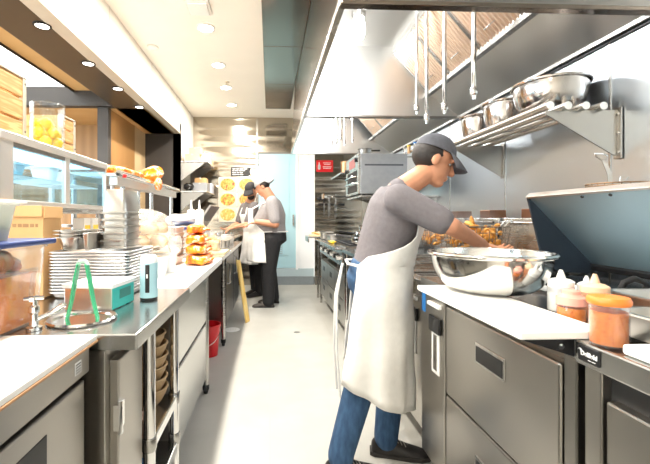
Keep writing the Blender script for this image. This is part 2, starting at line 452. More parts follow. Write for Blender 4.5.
struct(bx('ceiling_dining_strip', -2.19, SX, YN, 4.35, 2.62, 2.70, WOODC, bevel=0))
struct(bx('ceiling_dining', -6, -2.19, YN, 4.35, 2.66, 2.72, LUMI, bevel=0))
struct(bx('trim_56', -2.205, -2.19, YN, 4.35, 2.60, 2.66, BLACKM, bevel=0))
# low wall behind the service counter
struct(bx('wall_low', -1.35, -1.25, YN, 5.75, 0, .86, FASC, bevel=0))

# steel closure sheets on the ceiling beside the hood
for i, (a, b) in enumerate(((.55, 1.66), (1.66, 2.78), (2.78, 3.9), (3.9, 5.0), (5.0, 6.14))):
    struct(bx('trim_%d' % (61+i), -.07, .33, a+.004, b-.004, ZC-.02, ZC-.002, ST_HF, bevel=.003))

# ---------------------------------------------------------------- ceiling fittings
dl = thing('ceiling_downlight', 'x', 'ceiling light', (-.60, 3.58, ZC))
MB().lathe([(.085, 0), (.085, -.008), (.07, -.012), (.066, -.004), (.066, 0)], dl.location).build('trim_ring', WHITE, dl, smooth=True)
MB().lathe([(.0, -.002), (.066, -.002), (.066, -.006), (.0, -.006)], dl.location).build('lens', LAMP, dl)
LABS = {3.58: 'largest round white ceiling downlight, just beyond the square air vent',
        4.44: 'round white ceiling downlight, second past the square air vent',
        5.20: 'round white ceiling downlight, third past the air vent beside the little sprinkler',
        6.00: 'smallest round white ceiling downlight, next to the steel end wall'}
dl['label'] = LABS[3.58]; dl['group'] = 'kitchen ceiling downlights'
for y in (-.7, .2, 1.05, 1.9, 2.73, 4.44, 5.2, 6.0):
    dup(dl, (-.60, y, ZC), label=LABS.get(y, 'round white kitchen ceiling downlight above the aisle, out of view before the air vent'), group='kitchen ceiling downlights')
vt = thing('air_vent', 'square white air vent with louvred face in the white ceiling', 'vent', (-.60, 3.22, ZC))
bx('frame', -.70, -.50, 3.11, 3.33, ZC-.02, ZC, VENTW, vt, .004)
bx('face', -.68, -.52, 3.13, 3.31, ZC-.032, ZC-.02, WHITE, vt, .003)
sm = thing('smoke_detector', 'small round detector on the white ceiling near the fascia', 'smoke detector', (-1.22, 4.0, ZC))
MB().lathe([(.0, 0), (.06, 0), (.06, -.02), (.035, -.035), (.0, -.035)], sm.location).build('housing', WHITE, sm, smooth=True)
MB().lathe([(.0, -.035), (.02, -.035), (.015, -.042), (.0, -.042)], sm.location).build('sensor', VENTW, sm)
sp = thing('sprinkler_head', 'tiny metal sprinkler head in the white ceiling between two downlights', 'sprinkler', (-.56, 5.0, ZC))
MB().lathe([(.0, 0), (.035, 0), (.03, -.008), (.0, -.008)], sp.location).build('escutcheon', TRIMC, sp)
MB().lathe([(.0, -.008), (.01, -.008), (.01, -.03), (.02, -.032), (.0, -.034)], sp.location).build('nozzle', TRIMC, sp)
sd = thing('soffit_spotlight', 'x', 'spotlight', (-1.49, 2.55, 2.45))
MB().lathe([(.055, 0), (.055, -.006), (.043, -.008), (.04, 0)], sd.location).build('trim_ring', BLACKM, sd, smooth=True)
MB().lathe([(.0, -.001), (.04, -.001), (.04, -.004), (.0, -.004)], sd.location).build('lens', LAMPS, sd)
SL = ['round recessed spotlight with dark ring, largest of those in the dark soffit',
      'round recessed spotlight with dark ring, second largest in the dark soffit',
      'round recessed spotlight with dark ring, third along the dark soffit',
      'smallest recessed spotlight in the dark soffit, by its far dark end panel']
sd['label'] = SL[0]; sd['group'] = 'soffit spotlights'
for y, l in ((3.16, SL[1]), (3.76, SL[2]), (4.37, SL[3])): dup(sd, (-1.48, y, 2.45), label=l)
# ---------------------------------------------------------------- exhaust hood over the cooking line
HX, HZ, HT = .285, 2.06, 2.66
H0, H1, H2 = 1.53, 3.23, 5.09
hood = thing('exhaust_hood', 'long stainless exhaust hood with sloped filters above the cooking line', 'exhaust hood', (1., 3.3, HZ))
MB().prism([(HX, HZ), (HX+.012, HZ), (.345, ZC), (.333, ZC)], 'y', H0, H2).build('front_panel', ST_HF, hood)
MB().prism([(HX-.006, HZ-.01), (HX+.022, HZ-.01), (HX+.022, HZ+.012), (HX-.004, HZ+.03)], 'y', H0, H2).build('front_lip', ST, hood, .002)
MB().prism([(.32, 2.12), (.322, 2.12), (.345, HT), (.343, HT)], 'y', H0+.02, H2-.02).build('inner_front_liner', ST_H, hood)
bx('roof_panel', .33, 1.66-.3, H0, H2, HT, HT+.02, ST_H, hood, 0)
END = [(HX, HZ), (XW-.005, HZ), (XW-.005, ZC), (.345, ZC)]
for k, (a, b, m) in enumerate(((H0-.01, H0+.01, ST_D), (H1-.01, H1+.01, ST_H), (H2-.01, H2+.01, ST_H))):
    e = MB().prism(END, 'y', a, b).build('end_panel', m, hood)
    bx('hemmed_edge', HX, XW-.005, a-.012, b+.012, HZ-.012, HZ+.006, ST_D if k else ST_HF, e, .003)
# rear trough slope and wall rail
MB().prism([(1.36, 2.26), (1.37, 2.25), (XW-.005, HZ), (XW-.005, HZ+.02)], 'y', H0, H2).build('rear_slope', ST_H, hood)
bx('rear_rail', XW-.03, XW-.004, H0, H2, HZ-.012, HZ+.012, ST, hood, .003)
bx('rear_gap', XW-.012, XW-.004, H0, H2, HZ-.024, HZ-.014, BLACKM, hood, 0)
MB().prism([(1.335, 2.262), (1.375, 2.262), (1.375, 2.235), (1.335, 2.235)], 'y', H0, H2).build('grease_trough', ST, hood, .002)
# baffle filters: each a frame with a ribbed face
fx0, fz0, fx1, fz1 = 1.35, 2.275, 1.06, 2.60
dirv = V((fx1-fx0, 0, fz1-fz0)); nrm = V((dirv.z, 0, -dirv.x)).normalized() * -1
if nrm.x > 0: nrm = -nrm
def filt(y0, y1):
    a = V((fx0, 0, fz0)); b = V((fx1, 0, fz1))
    m = MB()
    pts = [a+V((0, y0, 0)), a+V((0, y1, 0)), b+V((0, y1, 0)), b+V((0, y0, 0))]
    # frame as four bars
    for p, q in ((0, 1), (1, 2), (2, 3), (3, 0)):
        m.cyl(pts[p], pts[q], .013, n=6)
    f = m.build('filter_frame', ST, hood)
    # ribbed baffles running up the slope
    n = 12; w = (y1-y0-.03)/n; g = MB()
    for k in range(n):
        yy = y0+.015+k*w
        c = [V((0, yy, 0)), V((0, yy+w*.72, 0)), V((0, yy+w*.72, 0)), V((0, yy, 0))]
        lo = [a+V((0, yy, 0)), a+V((0, yy+w*.72, 0)), a+V((0, yy+w*.55, 0))+nrm*.012, a+V((0, yy+w*.17, 0))+nrm*.012]
        hi = [p+dirv for p in lo]
        g.rings([lo, hi])
    g.build('filter_baffle', GREASE, f)
    bk = MB(); off = -nrm*.012
    bk.rings([[a+off+V((0, y0, 0)), a+off+V((0, y1, 0)), a+off*1.3+V((0, y1, 0)), a+off*1.3+V((0, y0, 0))], [b+off+V((0, y0, 0)), b+off+V((0, y1, 0)), b+off*1.3+V((0, y1, 0)), b+off*1.3+V((0, y0, 0))]])
    bk.build('filter_back', ST_D, f)
    h = MB().tube([a+dirv*.18+V((0, (y0+y1)/2-.04, 0))+nrm*.013, a+dirv*.18+V((0, (y0+y1)/2-.03, 0))+nrm*.04, a+dirv*.18+V((0, (y0+y1)/2+.03, 0))+nrm*.04, a+dirv*.18+V((0, (y0+y1)/2+.04, 0))+nrm*.013], .004, 6)
    h.build('filter_handle', ST, f)
y = H0+.02
while y < H1-.1:
    filt(y+.004, min(y+.41, H1-.02)); y += .415
y = H1+.02
while y < H2-.3:
    filt(y+.004, min(y+.41, H2-.02)); y += .415
MB().prism([(1.06, 2.60), (1.075, 2.60), (1.075, HT), (1.06, HT)], 'y', H0, H2).build('filter_top_rail', ST_H, hood)
# hood lamps
def hood_lamp(x, y):
    m = MB().lathe([(.05, HT), (.05, HT-.03), (.042, HT-.05), (.0, HT-.05)], (x, y, 0)); c = m.build('lamp_base', ST, hood, smooth=True)
    MB().lathe([(.0, HT-.05), (.036, HT-.055), (.045, HT-.10), (.045, HT-.16), (.03, HT-.195), (.0, HT-.205)], (x, y, 0)).build('lamp_globe', BULB, c, smooth=True)
for y in (1.95, 2.68): hood_lamp(.63 if y > 2 else .66, y)
for y in (3.75, 4.6): hood_lamp(.66, y)
# fire-suppression drops
def drop(px, py, y):
    x = (px-270)/F*y; z = H+(218-py)/F*y
    p = MB().cyl((x, y, z+.06), (x, y, HT), .011, n=10).build('suppression_pipe', ST_C, hood, smooth=True)
    MB().lathe([(.0, z), (.009, z), (.011, z+.02), (.018, z+.025), (.018, z+.05), (.012, z+.06), (.0, z+.06)], (x, y, 0), 10).build('suppression_nozzle', ST_C, p, smooth=True)
for a in ((418.7, 113, 2.52), (429, 122, 2.35), (447.5, 112, 2.10), (478, 97, 1.79)): drop(*a)
for a in ((332, 145, 4.80), (336.5, 143, 4.65), (341, 139, 4.5), (345, 145, 4.35), (353, 142, 4.2)): drop(*a)

# ---------------------------------------------------------------- wall shelf with steel bowls
ws = thing('tubular_wall_shelf', 'steel tubular wall shelf holding upturned-rim mixing bowls under the hood', 'shelf', (1.47, 2.1, 1.71))
ws['label'] = 'steel tubular wall shelf on two triangular brackets, mixing bowls on it'
for k, x in enumerate((1.29, 1.375, 1.46, 1.545)):
    t = MB().cyl((x, 1.70, 1.71), (x, 2.66, 1.71), .019, n=14).build('tube', TUBE, ws, smooth=True)
    MB().lathe([(.0, -.003), (.0185, -.003), (.0185, .001), (.0, .001)], (x, 1.6985, 1.71), 12, Matrix.Rotation(PI/2, 4, 'X')).build('end_cap', WHITE, t)
for y in (1.73, 2.62):
    m = MB().prism([(1.29, 1.692), (1.29, 1.675), (1.62, 1.485), (XW-.005, 1.485), (XW-.005, 1.70), (1.62, 1.70)], 'y', y-.003, y+.003)
    m.box(XW-.012, XW-.005, y-.02, y+.02, 1.47, 1.71)
    b = m.build('bracket', ST_F, ws, .001)
    for z in (1.50, 1.59, 1.68):
        MB().cyl((XW-.018, y-.012, z), (XW-.01, y-.012, z), .006, n=8).build('bolt', ST_C, b)

def steel_bowl(name, label, loc, r, h, mat=ST_P, group=None, n=48):
    t = thing(name, label, 'bowl', loc, 0, group)
    pr = []; rb = r*.47
    for k in range(13):
        a = k/12; rr = rb+(r-rb)*math.sin(a*PI/2)**.85; zz = h*(1-math.cos(a*PI/2))
        pr.append((rr, zz))
    inner = [(rr-.003, zz+.004) for rr, zz in pr][::-1]
    x, y, z = loc
    MB().lathe([(0, 0)]+pr+inner+[(0, .004)], loc, n).build('bowl_body', mat, t, smooth=True)
    k = MB(); ring = []
    k.tube([(x+(r+.006)*math.cos(2*PI*i/n), y+(r+.006)*math.sin(2*PI*i/n), z+h) for i in range(n)], .0075, 8, True)
    k.build('rolled_rim', mat, t, smooth=True)
    return t
G = 'mixing bowls on the wall shelf'
ST_S = steel('shelf_bowl_steel', (.62, .58, .55), .16, .06, (20, 20, 2), wave=.25, wscale=(9, 9, 9))
steel_bowl('mixing_bowl', 'largest steel mixing bowl on the wall shelf, at its near end', (1.465, 1.935, 1.729), .168, .155, ST_S, G)
steel_bowl('mixing_bowl', 'middle-sized steel mixing bowl on the wall shelf, between two others', (1.45, 2.30, 1.729), .118, .165, ST_S, G)
steel_bowl('mixing_bowl', 'smallest steel mixing bowl on the wall shelf, at its far end', (1.44, 2.60, 1.729), .098, .16, ST_S, G)

# fry basket hung by its handle from the near bracket
fb = thing('fry_basket', 'round wire fry basket hanging by its flat handle from the shelf bracket', 'fry basket', (1.50, 1.68, 1.29))
cx, cy = 1.50, 1.56
m = MB()
for z, r in ((1.335, .135), (1.325, .135), (1.29, .125), (1.25, .115), (1.21, .10)):
    m.tube([(cx+r*math.cos(2*PI*i/28), cy+r*math.sin(2*PI*i/28)*.8, z) for i in range(28)], .003 if z > 1.3 else .0017, 5, True)
for i in range(28):
    a = 2*PI*i/28; c_, s_ = math.cos(a), math.sin(a)
    m.tube([(cx+.135*c_, cy+.108*s_, 1.335), (cx+.115*c_, cy+.092*s_, 1.25), (cx+.10*c_, cy+.08*s_, 1.21), (cx, cy, 1.20)], .0014, 4)
m.build('wire_mesh', OLDWIRE, fb)
hx = 1.547
MB().rings([[V((hx-.012, 1.66, 1.30)), V((hx+.012, 1.66, 1.30)), V((hx+.012, 1.664, 1.30)), V((hx-.012, 1.664, 1.30))],
            [V((hx-.012, 1.67, 1.39)), V((hx+.012, 1.67, 1.39)), V((hx+.012, 1.674, 1.39)), V((hx-.012, 1.674, 1.39))],
            [V((hx-.024, 1.685, 1.455)), V((hx-.004, 1.685, 1.455)), V((hx-.004, 1.689, 1.455)), V((hx-.024, 1.689, 1.455))]]).build('handle', ST_F, fb, .001)
MB().tube([(hx-.014, 1.687, 1.45), (hx-.05, 1.69, 1.475), (hx-.045, 1.70, 1.488), (hx, 1.705, 1.488), (hx+.02, 1.70, 1.475), (hx-.014, 1.687, 1.45)], .003, 6).build('hook', ST_C, fb)
MB().tube([(hx+.03, 1.655, 1.335), (hx+.035, 1.655, 1.375), (hx+.075, 1.655, 1.375), (hx+.04, 1.655, 1.34)], .003, 6).build('latch_wire', ST_C, fb)
# ---------------------------------------------------------------- right-hand line: two prep fridges
FX = .69
def recess_handle(parent, x, y0, y1, z0, z1, d=.012):
    h = bx('recessed_handle', x-.002, x+d, y0, y1, z0, z1, BLACK, parent, .001)
    return h
def caster(parent, x, y, h=.13):
    c = MB().box(x-.022, x+.022, y-.03, y+.03, h-.012, h); c.box(x-.02, x-.014, y-.022, y+.022, .03, h-.01); c.box(x+.014, x+.02, y-.022, y+.022, .03, h-.01)
    c = c.build('caster', ST_D, parent)
    MB().lathe([(0, -.012), (.046, -.012), (.048, 0), (.046, .012), (0, .012)], (x, y, .048), 18, Matrix.Rotation(PI/2, 4, 'Y')).build('wheel', RUB, c, smooth=True)
    return c

# near unit, with its name badge
pa = thing('prep_fridge', 'stainless prep fridge with the black name badge and orange jar on its rail', 'prep fridge', (1.1, .35, 0))
bx('body', FX+.03, 1.52, -.25, .805, .13, .87, ST_F, pa, .003)
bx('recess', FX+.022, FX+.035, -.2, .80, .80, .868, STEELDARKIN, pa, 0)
bx('end_post', FX, FX+.06, .765, .808, .13, .87, ST_F, pa, .004)
bx('door', FX, FX+.05, -.2, .755, .16, .815, ST_F, pa, .006)
tp = MB().box(FX-.008, .76, -.25, .825, .868, .92); tp.build('top_rail', ST_T, pa, .005)
bx('top_well', .76, 1.52, -.25, .825, .87, .905, ST_T, pa, .002)
for y in (-.15, .70): caster(pa, .86, y)
bd = bx('badge', FX-.012, FX-.006, .758, .812, .879, .914, BLACK, pa, .006)
cu = bpy.data.curves.new('badge_text', 'FONT'); cu.body = 'Delfield'; cu.size = .0135; cu.extrude = .0005; cu.align_x = 'CENTER'; cu.offset = .0004
tmp = bpy.data.objects.new('tmp', cu); COL.objects.link(tmp)
bpy.context.view_layer.update()
me = bpy.data.meshes.new_from_object(tmp.evaluated_get(bpy.context.evaluated_depsgraph_get()))
bpy.data.objects.remove(tmp)
def text_part(me, name, mat, M, parent):
    me.transform(M); me.transform(parent_inv(parent)); me.materials.clear(); me.materials.append(mat)
    o = bpy.data.objects.new(name, me); COL.objects.link(o); o.parent = parent; return o
# letters run along -y, facing -x
RT = Matrix(((0, 0, -1, 0), (-1, 0, 0, 0), (0, 1, 0, 0), (0, 0, 0, 1)))
text_part(me, 'lettering', PRINT, Matrix.Translation((FX-.0125, .782, .893)) @ RT, bd)
sw = MB()
for (r, a0, a1, w) in ((.0055, -60, 150, .0014), (.003, -80, 100, .001)):
    pts = [(FX-.0128, .805-r*math.cos(math.radians(a)), .900+r*math.sin(math.radians(a))) for a in range(a0, a1+1, 15)]
    sw.tube(pts, [w*.25+w*.6*math.sin(PI*i/(len(pts)-1)) for i in range(len(pts))], 5)
sw.build('emblem', PRINT, bd)
# illegible small line below the name: short strokes only
ln = MB()
for k, w in enumerate((.0045, .003, .004, .0035)):
    y1 = .784-k*.005; ln.box(FX-.0128, FX-.012, y1-w, y1, .8855, .887)
ln.build('small_print', PRINT, bd)

# second unit: two drawers and a narrow door
pb = thing('prep_fridge', 'stainless prep fridge with two wide drawers under the big steel bowl', 'prep fridge', (1.1, 1.25, 0))
bx('body', FX+.03, 1.52, .832, 1.72, .13, .87, ST_F, pb, .003)
bx('end_post', FX+.004, FX+.05, .834, .872, .13, .87, ST_D, pb, .004)
for z0, z1 in ((.505, .845), (.15, .497)):
    d = bx('drawer', FX-.002, FX+.05, .876, 1.462, z0, z1, ST_F, pb, .006)
    zc = z0+(z1-z0)*.70 if z0 > .4 else z0+(z1-z0)*.62
    fr = bx('handle_recess', FX-.006, FX+.004, 1.085, 1.245, zc-.035, zc+.035, ST, d, .003)
    bx('handle_hollow', FX-.0075, FX+.004, 1.092, 1.238, zc-.028, zc+.024, BLACK, d, .002)
dr = bx('door', FX-.002, FX+.05, 1.476, 1.70, .15, .86, ST_F, pb, .005)
def door_badges(d, x, y0, y1, z):
    b = bx('black_badge', x-.012, x, y0, y1, z-.03, z+.035, BLACK, d, .004)
    t = MB()
    w = (y1-y0)*.36; ym = (y0+y1)/2
    t.box(x-.004, x, ym-w, ym+w, z-.20, z-.02)
    t = t.build('white_tag', WHITE, d, .002)
    bx('tag_slot', x-.0055, x-.003, ym-w*.45, ym+w*.45, z-.185, z-.04, ST_D, d, .001)
    bx('pull_edge', x-.014, x, y0-.005, y1+.01, z+.075, z+.092, WHITE, d, .003)
door_badges(dr, FX-.002, 1.50, 1.60, .745)
bx('blue_sticker', FX-.004, FX-.001, 1.655, 1.69, .775, .86, SKYB, dr, 0)
bx('worktop', FX+.0, 1.52, .832, 1.72, .872, .92, ST_T, pb, .003)
for y in (.95, 1.62): caster(pb, .86, y)
# bracket that carries the cutting board
bk = MB().prism([(.575, .912), (.70, .872), (.70, .918), (.565, .918)], 'y', .835, .841)
bk.box(.56, .72, .835, .875, .915, .9195)
bk = bk.build('board_bracket', BLACKM, pb, .001)
MB().cyl((.655, .836, .90), (.655, .829, .90), .007, n=10).build('bracket_bolt', ST_C, bk)
MB().prism([(.575, .912), (.70, .872), (.70, .918), (.565, .918)], 'y', 1.36, 1.366).build('board_bracket', BLACKM, pb, .001)

cb = bx('cutting_board', .55, .757, .814, 1.40, .921, .939, BOARD, None, .003)
tag(cb, 'long white cutting board under the big steel bowl', 'cutting board')
cb2 = bx('cutting_board', .695, .755, -.25, .725, .921, .942, BOARD, None, .006)
tag(cb2, 'white board corner on the badge rail beside the orange jar', 'cutting board')
steel_bowl('mixing_bowl', 'very large polished steel mixing bowl on the white cutting board', (.757, 1.285, .94), .187, .128, ST_P)

# raised lid
lid = thing('fridge_lid', 'large raised prep-fridge lid, blue-grey inside with charcoal sides', 'lid', (1.54, 1.3, .92))
LT, LBm, Y0, Y1 = (1.225, 1.29), (1.545, .962), .86, 1.755
dx, dz = LT[0]-LBm[0], LT[1]-LBm[1]; L_ = math.hypot(dx, dz); nx, nz = -dz/L_, dx/L_     # to the aisle side
if nx > 0: nx, nz = -nx, -nz
q = lambda t, o: (LBm[0]+dx*t+nx*o, LBm[1]+dz*t+nz*o)
MB().prism([q(0, 0), q(1, 0), q(1, -.02), q(0, -.02)], 'y', Y0, Y1).build('panel', LID, lid)
for ya, yb in ((Y1-.0, Y1+.012), (Y0-.012, Y0)):
    MB().prism([q(-.02, -.022), q(1.0, -.022), q(1.0, .004), q(.38, .17), q(.2, .135), q(-.02, .045)], 'y', ya, yb).build('side_cheek', LIDD, lid, .002)
MB().prism([q(.985, .006), q(1.01, .006), q(1.01, -.024), q(.985, -.024)], 'y', Y0-.014, Y1+.014).build('top_edge', LIDE, lid, .002)
MB().prism([q(-.03, .02), q(.03, .012), q(.03, -.022), q(-.03, -.022)], 'y', Y0-.01, Y1+.01).build('hinge_rail', BLACKM, lid, .003)
for y in (1.46, 1.335):
    p = q(.955, .0); pe = q(.955, .004)
    MB().cyl((p[0], y, p[1]), (pe[0], y, pe[1]), .006, n=8).build('rivet', BLACKM, lid)

# hotel pans, squeeze bottles and the jar
def hotel_pan(name, label, x0, x1, y0, y1, z0, z1, mat=PAN, rim=.012, cat='food pan', group=None):
    t = thing(name, label, cat, ((x0+x1)/2, (y0+y1)/2, z0), 0, group)
    c = ((x0+x1)/2, (y0+y1)/2); hx, hy = (x1-x0)/2, (y1-y0)/2
    def rr(a, b, z, r=.02, n=4):
        out = []
        for sx, sy, a0 in ((1, 1, 0), (-1, 1, 90), (-1, -1, 180), (1, -1, 270)):
            for k in range(n+1):
                th = math.radians(a0+90*k/n); out.append(V((c[0]+sx*(a-r)+r*math.cos(th), c[1]+sy*(b-r)+r*math.sin(th), z)))
        return out
    m = MB(); tpr = .012
    m.rings([rr(hx-tpr-rim, hy-tpr-rim, z0), rr(hx-rim, hy-rim, z1-.002), rr(hx, hy, z1-.002), rr(hx, hy, z1+.002), rr(hx-rim-.001, hy-rim-.001, z1+.002), rr(hx-tpr-rim-.002, hy-tpr-rim-.002, z0+.003)])
    m.build('pan_body', mat, t, smooth=True)
    return t
hotel_pan('food_pan', 'shallow steel food pan right behind the orange-lidded jar', .79, .905, .30, .865, .921, .978)
hotel_pan('food_pan', 'raised steel food pan below the open blue-grey lid', .92, 1.22, .45, 1.03, .921, .99)
sc = thing('serving_scoop', 'black loop-handled scoop lying by the steel pans', 'scoop', (1.02, 1.10, .922))
MB().tube([(1.035, 1.095, .93), (1.035, 1.09, .965), (1.045, 1.08, 1.0), (1.07, 1.075, 1.012), (1.10, 1.07, 1.0), (1.105, 1.07, .965), (1.09, 1.075, .93)], .009, 10).build('handle', BLACK, sc, smooth=True)
MB().box(.99, 1.11, 1.06, 1.11, .921, .932).build('blade', BLACKM, sc, .003)

def squeeze_bottle(label, loc, r, h, liquid, cap, body=MILK, squat=False):
    x, y, z = loc
    t = thing('squeeze_bottle', label, 'squeeze bottle', loc, 0, 'sauce bottles by the prep lid')
    hb = h*.62
    MB().lathe([(0, 0), (r*.96, 0), (r, .004), (r, hb-.008), (r*.9, hb), (0, hb)], loc, 24).build('bottle_body', body, t, smooth=True)
    if liquid: MB().lathe([(0, .003), (r*.93, .003), (r*.93, hb*.72), (0, hb*.72)], loc, 20).build('sauce', liquid, t, smooth=True)
    MB().lathe([(0, hb-.004), (r*.98, hb-.004), (r*.98, hb+.012), (r*.7, hb+.018), (r*.35, hb+.021), (r*.28, hb+.03), (r*.13, h), (0, h)] if not squat else
               [(0, hb-.006), (r*1.02, hb-.006), (r*1.02, hb+.014), (r*.8, hb+.018), (r*.62, hb+.022), (r*.6, hb+.030), (r*.25, hb+.034), (r*.2, h), (0, h)], loc, 24).build('nozzle_cap', cap, t, smooth=True)
    return t
squeeze_bottle('clear squeeze bottle with white nozzle, tallest by the cutting board edge', (.848, 1.075, .921), .034, .118, plain('water_white_sauce', (.80, .80, .78), .3), WHITE)
squeeze_bottle('peach squeeze bottle with pointed nozzle behind the orange jar', (.875, .99, .921), .033, .118, PEACH, plain('peach_cap', (.82, .52, .33), .4), clear('peach_plastic', (.95, .8, .68), .2, .15, .45, (.86, .55, .33)))
squeeze_bottle('short squat bottle with pink cap and orange sauce beside the jar', (.797, .975, .921), .0335, .075, SALSA, PINK, PLAST, True)
squeeze_bottle('small white-nozzled squeeze bottle between the clear and the peach one', (.925, 1.075, .921), .024, .10, None, WHITE)
jr = thing('sauce_jar', 'clear jar of orange sauce with flat orange lid, on the badge rail', 'jar', (.716, .776, .92))
jl = tuple(jr.location)
MB().lathe([(0, .002), (.0325, .002), (.0345, .005), (.0345, .088), (.033, .088), (.033, .006), (0, .004)], jl, 32).build('jar_body', PLAST, jr, smooth=True)
MB().lathe([(0, .0065), (.0322, .0065), (.0322, .074), (0, .072)], jl, 28).build('sauce', SALSA, jr, smooth=True)
MB().lathe([(0, .088), (.0365, .088), (.0385, .092), (.0385, .098), (.035, .104), (.015, .107), (0, .107)], jl, 32).build('jar_lid', ORLID, jr, smooth=True)
cl = MB(); n = 14
R_ = []
for i in range(n+1):
    R_.append([V((.98+.22*i/n+random.uniform(-.004, .004), 1.14+.26*j/n, .923+.012*abs(math.sin(i*.9+j*.6))+random.uniform(0, .005))) for j in range(n+1)])
cl.rings(R_, False, False, closed=False)
tag(cl.build('folded_cloth', CLOTHW, None, sub=1, solid=.003), 'crumpled white kitchen cloth behind the big steel bowl', 'cloth')

# ---------------------------------------------------------------- fryers
def fryer(y0, label):
    t = thing('deep_fryer', label, 'fryer', (1.1, y0+.2, 0), 0, 'floor fryers')
    y1 = y0+.40
    bx('body', .765, 1.50, y0, y1, .13, .80, ST_F, t, .003)
    d = bx('door', .742, .767, y0+.012, y1-.012, .16, .80, ST_F, t, .005)
    door_badges(d, .742, y0+.10, y0+.22, .70)
    m = MB(); m.box(.735, .80, y0, y1, .80, .885); m.box(1.28, 1.50, y0, y1, .80, .885); m.box(.80, 1.28, y0, y0+.03, .80, .885); m.box(.80, 1.28, y1-.03, y1, .80, .885)
    m.build('tank_rim', ST, t, .003)
    bx('tank_floor', .80, 1.28, y0+.03, y1-.03, .70, .82, OIL, t, 0)
    g = MB()
    for k in range(7):
        yy = y0+.05+k*.05; g.cyl((.80, yy, .872), (1.28, yy, .872), .003, n=5)
    for xx in (.86, 1.04, 1.22): g.cyl((xx, y0+.03, .868), (xx, y1-.03, .868), .003, n=5)
    g.build('crumb_grid', ST, t)
    f = MB().prism([(1.30, .885), (1.36, 1.19), (1.50, 1.19), (1.50, .885)], 'y', y0+.01, y1-.01).build('flue', ST, t, .004)
    bx('flue_cap', 1.375, 1.485, y0+.14, y1-.15, 1.19, 1.24, FLUE, f, .004)
    MB().cyl((1.335, y0+.03, 1.165), (1.335, y1-.03, 1.165), .006, n=8).build('hanger_bar', ST_C, t, smooth=True)
    for x in (.87, 1.42):
        for y in (y0+.06, y1-.06): caster(t, x, y)
    return t
fryer(1.78, 'stainless floor fryer next to the two-drawer prep fridge, its flue behind the lid')
fryer(2.19, 'stainless floor fryer with brown-capped flue above the big bowl, middle of three')
fryer(2.60, 'stainless floor fryer with brown-capped flue, farthest of three, behind the cook')

def basket(label, x, y, z, food, rz=0.):
    t = thing('fry_basket', label, 'fry basket', (x, y, z), rz)
    m = MB(); hw, hl, hh = .075, .15, .13
    for k in range(5):
        f = k/4; zz = hh*f; a, b = hw*(.84+.16*f), hl*(.88+.12*f)
        m.tube([(-b, -a, zz), (b, -a, zz), (b, a, zz), (-b, a, zz)], .0035 if k == 4 else .0018, 5, True)
    for k in range(9):
        u = -1+k/4
        for sg in (-1, 1): m.cyl((u*hl*.88, sg*hw*.84, 0), (u*hl, sg*hw, hh), .0016, n=4)
        m.cyl((u*hl*.88, -hw*.84, 0), (u*hl*.88, hw*.84, 0), .0016, n=4)
    for k in range(5):
        u = -1+k/2
        for sg in (-1, 1): m.cyl((sg*hl*.88, u*hw*.84, 0), (sg*hl, u*hw, hh), .0016, n=4)
    M = t.matrix_basis
    m.v = [M @ p for p in m.v]; m.build('wire_body', WIRE, t)
    h = MB().tube([(hl, -.02, hh), (hl+.03, -.02, hh+.03), (hl+.05, -.01, hh+.035), (hl+.05, .01, hh+.035), (hl+.03, .02, hh+.03), (hl, .02, hh)], .0045, 6)
    h.v = [M @ p for p in h.v]; h.build('back_hook', ST_C, t)
    h = MB().tube([(-hl, -.018, hh), (-hl-.05, -.015, hh+.05), (-hl-.20, -.010, hh+.10), (-hl-.20, .010, hh+.10), (-hl-.05, .015, hh+.05), (-hl, .018, hh)], .005, 6)
    h.v = [M @ p for p in h.v]; h.build('handle', ST_C, t)
    if food:
        fm = MB(); rnd = random.Random(int(x*1000))
        for k in range(46):
            px, py = rnd.uniform(-.125, .125), rnd.uniform(-.055, .055); pz = rnd.uniform(.01, .13)+.04*(1-abs(px)/.13)*rnd.random()
            R = Matrix.Rotation(rnd.uniform(0, 6), 4, V((rnd.random(), rnd.random(), rnd.random())).normalized())
            fm.ell((px, py, pz), (.030, .014, .012), 8, 5, R)
        fm.v = [M @ p for p in fm.v]
        o = stuff(fm.build('fried_food', FRIED, t, smooth=True))
    return t
basket('wire fry basket of golden fried food, its handle held by the cook', 1.138, 2.06, 1.012, True, 0)
basket('wire fry basket of golden fried food hung at the farthest fryer', 1.138, 2.80, 1.012, True, 0)
basket('wire fry basket of golden fried food hung at the middle fryer', 1.138, 2.40, 1.012, True, 0)
# ---------------------------------------------------------------- far right: spreader table, griddle range, broiler
st = thing('work_table', 'narrow steel work table on round legs between fryer and griddle range', 'table', (1.1, 3.25, 0))
bx('table_top', .68, 1.50, 3.02, 3.56, .865, .90, ST_T, st, .004)
for x in (.71, 1.45):
    for y in (3.06, 3.49):
        lg = MB().cyl((x, y, .03), (x, y, .866), .02, n=14).build('leg', ST_C, st, smooth=True)
        MB().lathe([(0, 0), (.014, 0), (.017, .015), (.025, .03), (.025, .06), (.02, .065), (0, .065)], (x, y, 0), 14).build('leg_foot', ST, lg, smooth=True)
bx('undershelf', .70, 1.47, 3.04, 3.51, .25, .27, ST_F, st, .003)
cbse = thing('refrigerated_drawer_base', 'low refrigerated base with six recessed-handle drawers under the griddle range', 'drawer cabinet', (1.1, 4.4, 0))
bx('body', .74, 1.48, 3.60, 5.25, .13, .63, ST_F, cbse, .003)
for k in range(3):
    y0 = 3.61+k*.545
    for z0, z1 in ((.39, .625), (.14, .38)):
        d = bx('drawer', .71, .745, y0, y0+.535, z0, z1, ST_F, cbse, .005)
        bx('drawer_handle', .7085, .715, y0+.19, y0+.345, (z0+z1)/2-.01, (z0+z1)/2+.05, BLACK, d, .002)
for y in (3.7, 4.42, 5.15):
    caster(cbse, .82, y); caster(cbse, 1.40, y)
